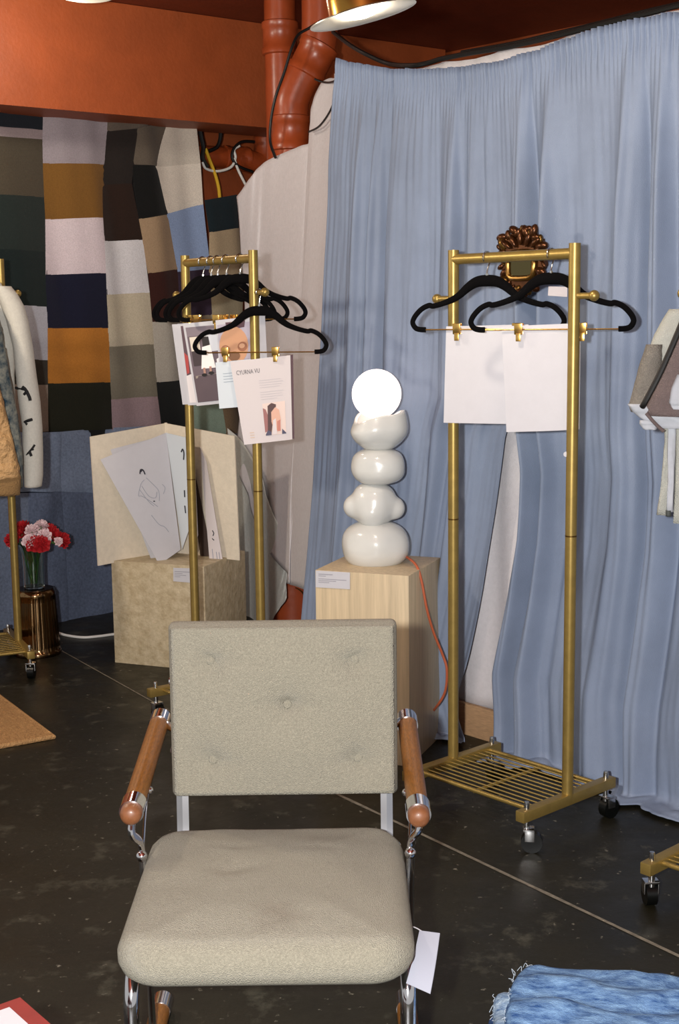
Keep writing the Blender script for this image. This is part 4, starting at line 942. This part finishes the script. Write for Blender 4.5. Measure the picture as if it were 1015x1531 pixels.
# ================================================================== GARMENTS
def loftpx(rows, Y, th, ncirc=20, wr=0.0, seed=0):
    """rows (y, xl, xr[, dY]); closed elliptical loft in world space"""
    mb = MB(); vs = []
    for j, rw in enumerate(rows):
        y, xl, xr = rw[:3]; yy = Y+(rw[3] if len(rw) > 3 else 0); a_ = aty(xl, y, yy); b_ = aty(xr, y, yy); c = (a_+b_)*0.5; hw = (b_-a_)*0.5
        t_ = th*(rw[4] if len(rw) > 4 else 1)
        for k in range(ncirc):
            an = 2*PI*k/ncirc; q = c+hw*math.cos(an)+V((0, -1, 0))*math.sin(an)*t_
            q += V((0, -1, 0))*wr*nz(an*1.3, j*0.7, seed)*2
            vs.append(q)
    n = ncirc; N = len(rows); mb.add(vs, [(i*n+k, i*n+(k+1) % n, (i+1)*n+(k+1) % n, (i+1)*n+k) for i in range(N-1) for k in range(n)]+[tuple(range(n))[::-1], tuple((N-1)*n+k for k in range(n))])
    return mb
def fine(rows, n=4):
    out = []
    for a_, b_ in zip(rows[:-1], rows[1:]):
        for k in range(n): t = k/n; out.append(tuple(p*(1-t)+q*t for p, q in zip(a_, b_)))
    return out+[rows[-1]]
YJ = 5.12
WJ = mat('off_white_twill', (206, 202, 192), 0.9, var=(120, 0.06), weave=(450, 0.4), spec=0.2)
wj = thing('white_jacket', 'off white jacket with black printed silhouettes down its sleeve, on the left rack', 'jacket', aty(10, 740, YJ))
body = fine([(418, -70, -12), (430, -120, 8), (445, -140, 24), (480, -140, 22), (560, -138, 22), (650, -136, 24), (735, -134, 24)])
world_child(loftpx(body, YJ+0.05, 0.06, 24, 0.01, 2).build('body', WJ, sharp=180), wj)
slv = fine([(428, -8, 16), (440, -6, 26), (458, 2, 36), (480, 10, 42), (520, 20, 49), (560, 24, 54), (600, 28, 60), (640, 34, 63), (680, 34, 64), (710, 36, 64), (727, 37, 62)], 4)
world_child(loftpx(slv, YJ, 0.05, 28, 0.001, 5).build('sleeve', WJ, sharp=180), wj)
world_child(loftpx(fine([(414, -60, -14), (424, -66, 2), (436, -66, 6)]), YJ-0.02, 0.05, 20).build('collar', WJ, sharp=180), wj)
PRN = mat('black_print', (22, 20, 22), 0.8)
def onsleeve(a_, b_):
    xl = interp(b_, [r[0] for r in slv], [r[1] for r in slv]); xr = interp(b_, [r[0] for r in slv], [r[2] for r in slv])
    t_ = max(-0.97, min(0.97, (a_-(xl+xr)/2)/((xr-xl)/2))); return aty(a_, b_, YJ-0.05*math.sqrt(1-t_*t_)-0.004)
def pr(lines, wds):
    mb = MB()
    for ln, w in zip(lines, wds):
        pts = bez([onsleeve(*p) for p in ln], 4)
        mb.tube(pts, w*1.35, 6)
    o = mb.build('printed_motif', PRN); o['kind'] = 'stuff'; world_child(o, wj)
pr([[(23, 562), (29, 571), (35, 580)], [(34, 578), (39, 584), (44, 594), (45, 599)], [(24, 580), (31, 581), (38, 582)], [(41, 584), (36, 590)]], [0.0022, 0.0045, 0.0045, 0.004])
pr([[(37, 631), (42, 629), (48, 627)], [(38, 631), (41, 635)]], [0.0045, 0.004])
pr([[(34, 687), (40, 680), (47, 672), (52, 665)], [(44, 675), (47, 682)], [(48, 671), (50, 673)]], [0.003, 0.004, 0.003])
FLO = mat('leafy_print_cloth', (146, 146, 134), 0.85, var=(34, 0.5, (30, 56, 72)), weave=(450, 0.3), spec=0.2)
fs_ = thing('leafy_shirt', 'blue and grey leaf-print shirt between the tan and white jackets', 'shirt', aty(10, 735, YJ-0.10))
world_child(loftpx(fine([(432, -70, -36), (444, -88, -20), (470, -98, -4), (500, -100, 4), (560, -100, 12), (620, -98, 24), (660, -96, 32), (700, -94, 32), (730, -92, 33)]), YJ-0.12, 0.045, 24, 0.01, 7).build('body', FLO, sharp=180), fs_)
world_child(loftpx(fine([(520, -40, 8), (560, -30, 14), (620, -8, 26), (680, 6, 34), (728, 12, 34)]), YJ-0.16, 0.035, 20, 0.006, 3).build('sleeve', FLO, sharp=180), fs_)
TAN = mat('tan_quilted_leather', (176, 138, 92), 0.65, var=(30, 0.15), bump=(38, 1.0, 0.02)); RIB = mat('brown_rib_knit', (128, 98, 60), 0.9, bump=(160, 0.6))
tj = thing('tan_jacket', 'tan wrinkled jacket with a brown ribbed hem at the left edge', 'jacket', aty(0, 740, YJ-0.25))
world_child(loftpx(fine([(428, -98, -66), (438, -118, -48), (452, -134, -36), (480, -140, -26), (520, -141, -12), (580, -140, 0), (620, -138, 10), (660, -136, 20), (700, -134, 29), (716, -132, 31)]), YJ-0.27, 0.06, 26, 0.012, 9).build('body', TAN, sharp=180), tj)
world_child(loftpx(fine([(420, -100, -66), (430, -106, -60), (440, -106, -60)]), YJ-0.27, 0.05, 20).build('collar', RIB, sharp=180), tj)
world_child(loftpx(fine([(444, -134, -108), (470, -152, -112), (540, -164, -120), (620, -170, -126), (690, -172, -134)]), YJ-0.25, 0.045, 20, 0.008, 6).build('sleeve', TAN, sharp=180), tj)
world_child(loftpx(fine([(712, -130, 31), (725, -130, 31), (740, -128, 30)]), YJ-0.27, 0.056, 26, 0.003, 9).build('ribbed_hem', RIB, sharp=180), tj)

# right-hand garment
YG = 3.12
def panel(nm, rows, Y, th, m, parent, wr=0.004, seed=1): world_child(loftpx(fine(rows, 3), Y, th, 20, wr, seed).build(nm, m, sharp=180), parent)
CREAM = mat('cream_mesh_cloth', (158, 158, 150), 0.85, var=(60, 0.06), weave=(380, 0.5)); TAUPE = mat('taupe_cloth', (112, 106, 98), 0.9, var=(160, 0.15), weave=(400, 0.6)); MAUVE = mat('mauve_brown_cloth', (96, 82, 80), 0.85, var=(140, 0.12), weave=(400, 0.5)); PALE = mat('pale_grey_cloth', (164, 166, 172), 0.85, var=(70, 0.06))
gt = thing('patchwork_blouse', 'cream, taupe and brown patched top with black piping at the right edge', 'garment', aty(990, 640, YG))
panel('shoulder_panel', [(462, 1000, 1080), (475, 992, 1090), (500, 978, 1100), (526, 968, 1104), (545, 975, 1106)], YG+0.03, 0.035, CREAM, gt)
panel('sleeve', [(515, 966, 990), (540, 958, 990), (575, 948, 985), (605, 940, 972), (616, 944, 966)], YG+0.015, 0.022, TAUPE, gt)
panel('front_panel', [(478, 1020, 1120), (510, 1006, 1120), (545, 992, 1120), (580, 978, 1118), (606, 966, 1116), (622, 968, 1114)], YG-0.02, 0.028, MAUVE, gt)
panel('pocket_flap', [(560, 1012, 1070), (580, 1004, 1072), (602, 1000, 1074), (612, 1006, 1074)], YG-0.05, 0.012, PALE, gt)
panel('hem_band', [(604, 938, 970), (616, 946, 1000), (626, 958, 1040), (640, 985, 1080)], YG-0.005, 0.018, PALE, gt)
panel('cuff', [(628, 956, 978), (634, 956, 984), (642, 962, 982)], YG-0.01, 0.014, PALE, gt)
o = MB().tube(bez([aty(1024, 470, YG-0.045), aty(1010, 505, YG-0.05), aty(988, 555, YG-0.05), aty(966, 598, YG-0.045), aty(960, 608, YG-0.035)], 6), 0.007, 10).build('piping', BLK); world_child(o, gt)
o = MB().tube(bez([aty(966, 618, YG-0.03), aty(980, 634, YG-0.03), aty(992, 645, YG-0.03)], 5), 0.004, 8).build('dark_edging', MAUVE); world_child(o, gt)
gt2 = thing('white_straps', 'white cloth strips hanging below the patched top at the right edge', 'garment', aty(1000, 775, YG+0.05))
panel('strip', [(632, 992, 1006), (660, 994, 1006), (700, 990, 1006), (740, 986, 1004), (770, 982, 1002)], YG+0.04, 0.008, CREAM, gt2)
panel('strip', [(628, 998, 1012), (660, 998, 1010), (720, 998, 1008), (765, 996, 1006)], YG+0.015, 0.007, PALE, gt2)
panel('strip', [(620, 1008, 1060), (680, 1010, 1062), (740, 1008, 1064), (782, 1006, 1066)], YG+0.03, 0.015, CREAM, gt2)
panel('end_tip', [(763, 995, 1003), (772, 995, 1003)], YG+0.012, 0.007, mat('dark_grey_tip', (58, 62, 60), 0.7), gt2, 0)
# its hanger on the right-edge rack
barR = V((RX.x, RX.y, 1.60-0.026))+bdr*0.30
hR, ho_ = make_hanger(barR, math.radians(-10), 'black hanger carrying the patched top on the right-edge rack', 'hangers at the right edge'); ho_.rotation_euler.z = math.atan2(bdr.y, bdr.x)+PI/2+math.radians(10)
barL = V((LLr.x, LLr.y, 1.655-0.026))
for i, (k, lb_) in enumerate(((0.10, 'black hanger inside the white printed jacket on the left rack'), (0.18, 'black hanger inside the leaf-print shirt on the left rack'), (0.27, 'black hanger inside the tan jacket on the left rack'))):
    p = barL-bd_*k; hh, h2 = make_hanger(p, math.atan2(bd_.y, bd_.x)+PI/2+0.25, lb_, 'hangers at the left edge'); h2.rotation_euler.z = -0.25

# ================================================================== JEANS PILE, RED TABLE
JN = [mat('jean_light', (66, 100, 144), 0.9, var=(45, 0.5, (176, 196, 212)), stretch=(0.6, 2.2, 2.2), weave=(420, 0.6), spec=0.2), mat('jean_mid', (40, 72, 122), 0.9, var=(40, 0.5, (126, 160, 196)), stretch=(0.6, 2.2, 2.2), weave=(420, 0.6), spec=0.2), mat('jean_dark', (24, 44, 82), 0.9, var=(40, 0.4, (60, 88, 136)), stretch=(0.6, 2.2, 2.2), weave=(420, 0.6), spec=0.2)]
FRAY = mat('pale_fray', (168, 180, 192), 0.9)
pc = atz(888, 1527, 0.16); jz = 0.0
jl = ['bottom folded jeans in the blue stack on the floor', 'second folded jeans from the bottom of the stack', 'middle folded pale jeans of the stack', 'second from top folded dark blue jeans of the stack', 'topmost folded blue jeans of the floor stack']
for i, (mi, hgt, wx, wy, ox, oy, rz_) in enumerate(((1, 0.05, .44, .30, 0, -0.02, .1), (0, .045, .45, .30, -0.005, -0.02, -.06), (2, .04, .43, .29, 0.0, 0.0, -.04), (0, .045, .43, .29, 0.005, 0.005, -.10), (1, .04, .40, .28, 0.02, 0.02, -.16))):
    t = thing('folded_jeans', jl[i], 'jeans', (pc.x+0.02+ox, pc.y-0.06+oy, jz), rz_-0.05, 'folded jeans stack')
    def fn(x, y, s_=i): return 0.012*nz(x*7, y*18, s_*3.7)+0.007*math.sin(y*70+6*nz(x*6, y*3, s_)+s_)+0.005*nz(x*26, y*40, s_)
    c_ = cushion(wx, wy, hgt, 0.05, 0.018, fn); vs = []
    for (x, y, z) in c_.v: k = nz(x*6, y*6, i*2.3); vs.append((x+0.012*nz(y*14, i*5, z*20), y+0.010*nz(x*16, i*3, z*20), z+hgt/2+0.004*k+0.006*nz(x*9, y*9, i)*(1 if z > 0 else 0)))
    c_.v = vs; c_.build('folded_cloth', JN[mi], t, 180)
    mb = MB(); random.seed(40+i)
    for k in range(60):
        x = random.uniform(-wx*.48, wx*.48); side = random.choice((-1, -1, 1)); y = side*wy*.49
        if k % 3 == 0: x = -wx*.49; y = random.uniform(-wy*.45, wy*.45)
        z = hgt*random.uniform(.2, .8); mb.tube(bez([V((x, y, z)), V((x-random.uniform(0, .008), y+side*.006, z+random.uniform(-.004, .008))), V((x-random.uniform(0, .014), y+side*random.uniform(.008, .014), z-random.uniform(-.004, .01)))], 3), 0.0006, 4)
    o = mb.build('frayed_threads', FRAY, t); o['kind'] = 'stuff'
    jz += hgt*0.93
RED = mat('dark_red_lacquer', (126, 28, 26), 0.4, var=(20, 0.12))
tz = 0.40; k0 = atz(30, 1491, tz); k1_ = atz(78, 1533, tz); ed = (k1_-k0); ed.z = 0; ed.normalize(); en = V((-ed.y, ed.x, 0))
if en.x > 0: en = -en
rt = thing('red_table', 'dark red lacquered low table with a corner in the bottom left', 'table', (k0.x, k0.y, 0))
c4 = [k0, k0+ed*0.5, k0+ed*0.5+en*0.5, k0+en*0.5]
world_child(MB().poly([V((p.x, p.y, tz)) for p in c4], V((0, 0, -0.03))).build('table_top', RED), rt)
for fx, fy in ((.05, .05), (.45, .05), (.45, .45), (.05, .45)):
    p = k0+ed*fx+en*fy; world_child(MB().cyl((p.x, p.y, 0), (p.x, p.y, tz-0.03), 0.018, 0.024, n=14).build('leg', RED), rt)
a_ = atz(14, 1506, tz+.002)
W4 = [a_, a_+ed*0.30, a_+ed*0.30+en*0.21, a_+en*0.21]
tag(MB().poly([V((p.x, p.y, tz+0.0005)) for p in W4], V((0, 0, 0.002))).build('paper_pad', PAPER), 'white paper lying on the dark red table', 'paper')

# ================================================================== LAMPS OF THE ROOM AND AN ADDED FILL LAMP
ALU = mat('brushed_aluminium', (190, 186, 176), 0.3, 1.0); BRS = mat('polished_brass', (176, 130, 60), 0.22, 1.0)
BULB = mat('lit_bulb', (255, 248, 236), 0.3, emit=((255, 240, 222), 14.0))
def pendant(c, R, tilt, label, power):
    c = V(c); root = thing('pendant_lamp', label, 'lamp', c, 0, 'pendant lamps')
    ax = Matrix.Rotation(tilt[0], 3, 'X') @ Matrix.Rotation(tilt[1], 3, 'Y')
    MB().lathe([(R, 0.0), (R, 0.002), (R*.62, 0.012), (R*.6, 0.012), (R*.98, 0.0)], (0, 0, 0), 48, axis=ax).build('brim', ALU, root)
    MB().lathe([(R*.62, 0.010), (R*.60, 0.05), (R*.52, 0.10), (R*.36, 0.145), (R*.18, 0.165), (0.0, 0.168), (0.0, 0.160), (R*.34, 0.138), (R*.5, 0.096), (R*.58, 0.05), (R*.6, 0.012)], (0, 0, 0), 48, axis=ax).build('shade', BRS, root)
    MB().ball(ax @ V((0, 0, 0.03)), R*.5, 24, (1, 1, .55), ax).build('bulb', BULB, root)
    top = ax @ V((0, 0, 0.166)); MB().tube(bez([top, top+V((0, 0, 0.05)), V((top.x, top.y, CEIL-c.z))], 5), 0.004, 8).build('flex', BLK, root)
    l = bpy.data.lights.new('pendant_light', 'POINT'); l.energy = power; l.color = (1.0, 0.86, 0.68); l.shadow_soft_size = 0.06
    lo_ = bpy.data.objects.new('pendant_light', l); COL.objects.link(lo_); lo_.parent = root; lo_.location = ax @ V((0, 0, -0.06))
    return root
pendant(aty(543, 24, 3.2), 0.125, (math.radians(3), math.radians(-13)), 'tilted brass pendant lamp with a wide aluminium brim at the top', 18)
pendant((-1.75, 3.7, 2.2), 0.125, (0, 0), 'added fill lamp in pendant form, out of view, brightening the left side of the room', 70)  # added out of view to brighten the draped sheet, patchwork and jackets
bp_ = aty(130, -6, 5.5)
bl = thing('bulkhead_lamp', 'pale lit lamp with a dark green rim at the top left of the beam', 'lamp', bp_)
MB().lathe([(0.115, 0.0), (0.128, 0.006), (0.13, 0.03), (0.10, 0.06), (0.02, 0.075), (0.02, CEIL-bp_.z)], (0, 0, 0), 40).build('housing', mat('dark_green_enamel', (58, 70, 54), 0.35), bl)
MB().ball((0, 0, 0.0), 0.108, 28, (1, 1, .12)).build('diffuser', mat('lit_diffuser', (240, 236, 220), 0.4, emit=((226, 230, 206), 0.35)), bl)
l = bpy.data.lights.new('bulkhead_light', 'POINT'); l.energy = 14; l.color = (1.0, 0.92, 0.78); l.shadow_soft_size = 0.09
lo_ = bpy.data.objects.new('bulkhead_light', l); COL.objects.link(lo_); lo_.parent = bl; lo_.location = (-0.2, 0.1, -0.03)
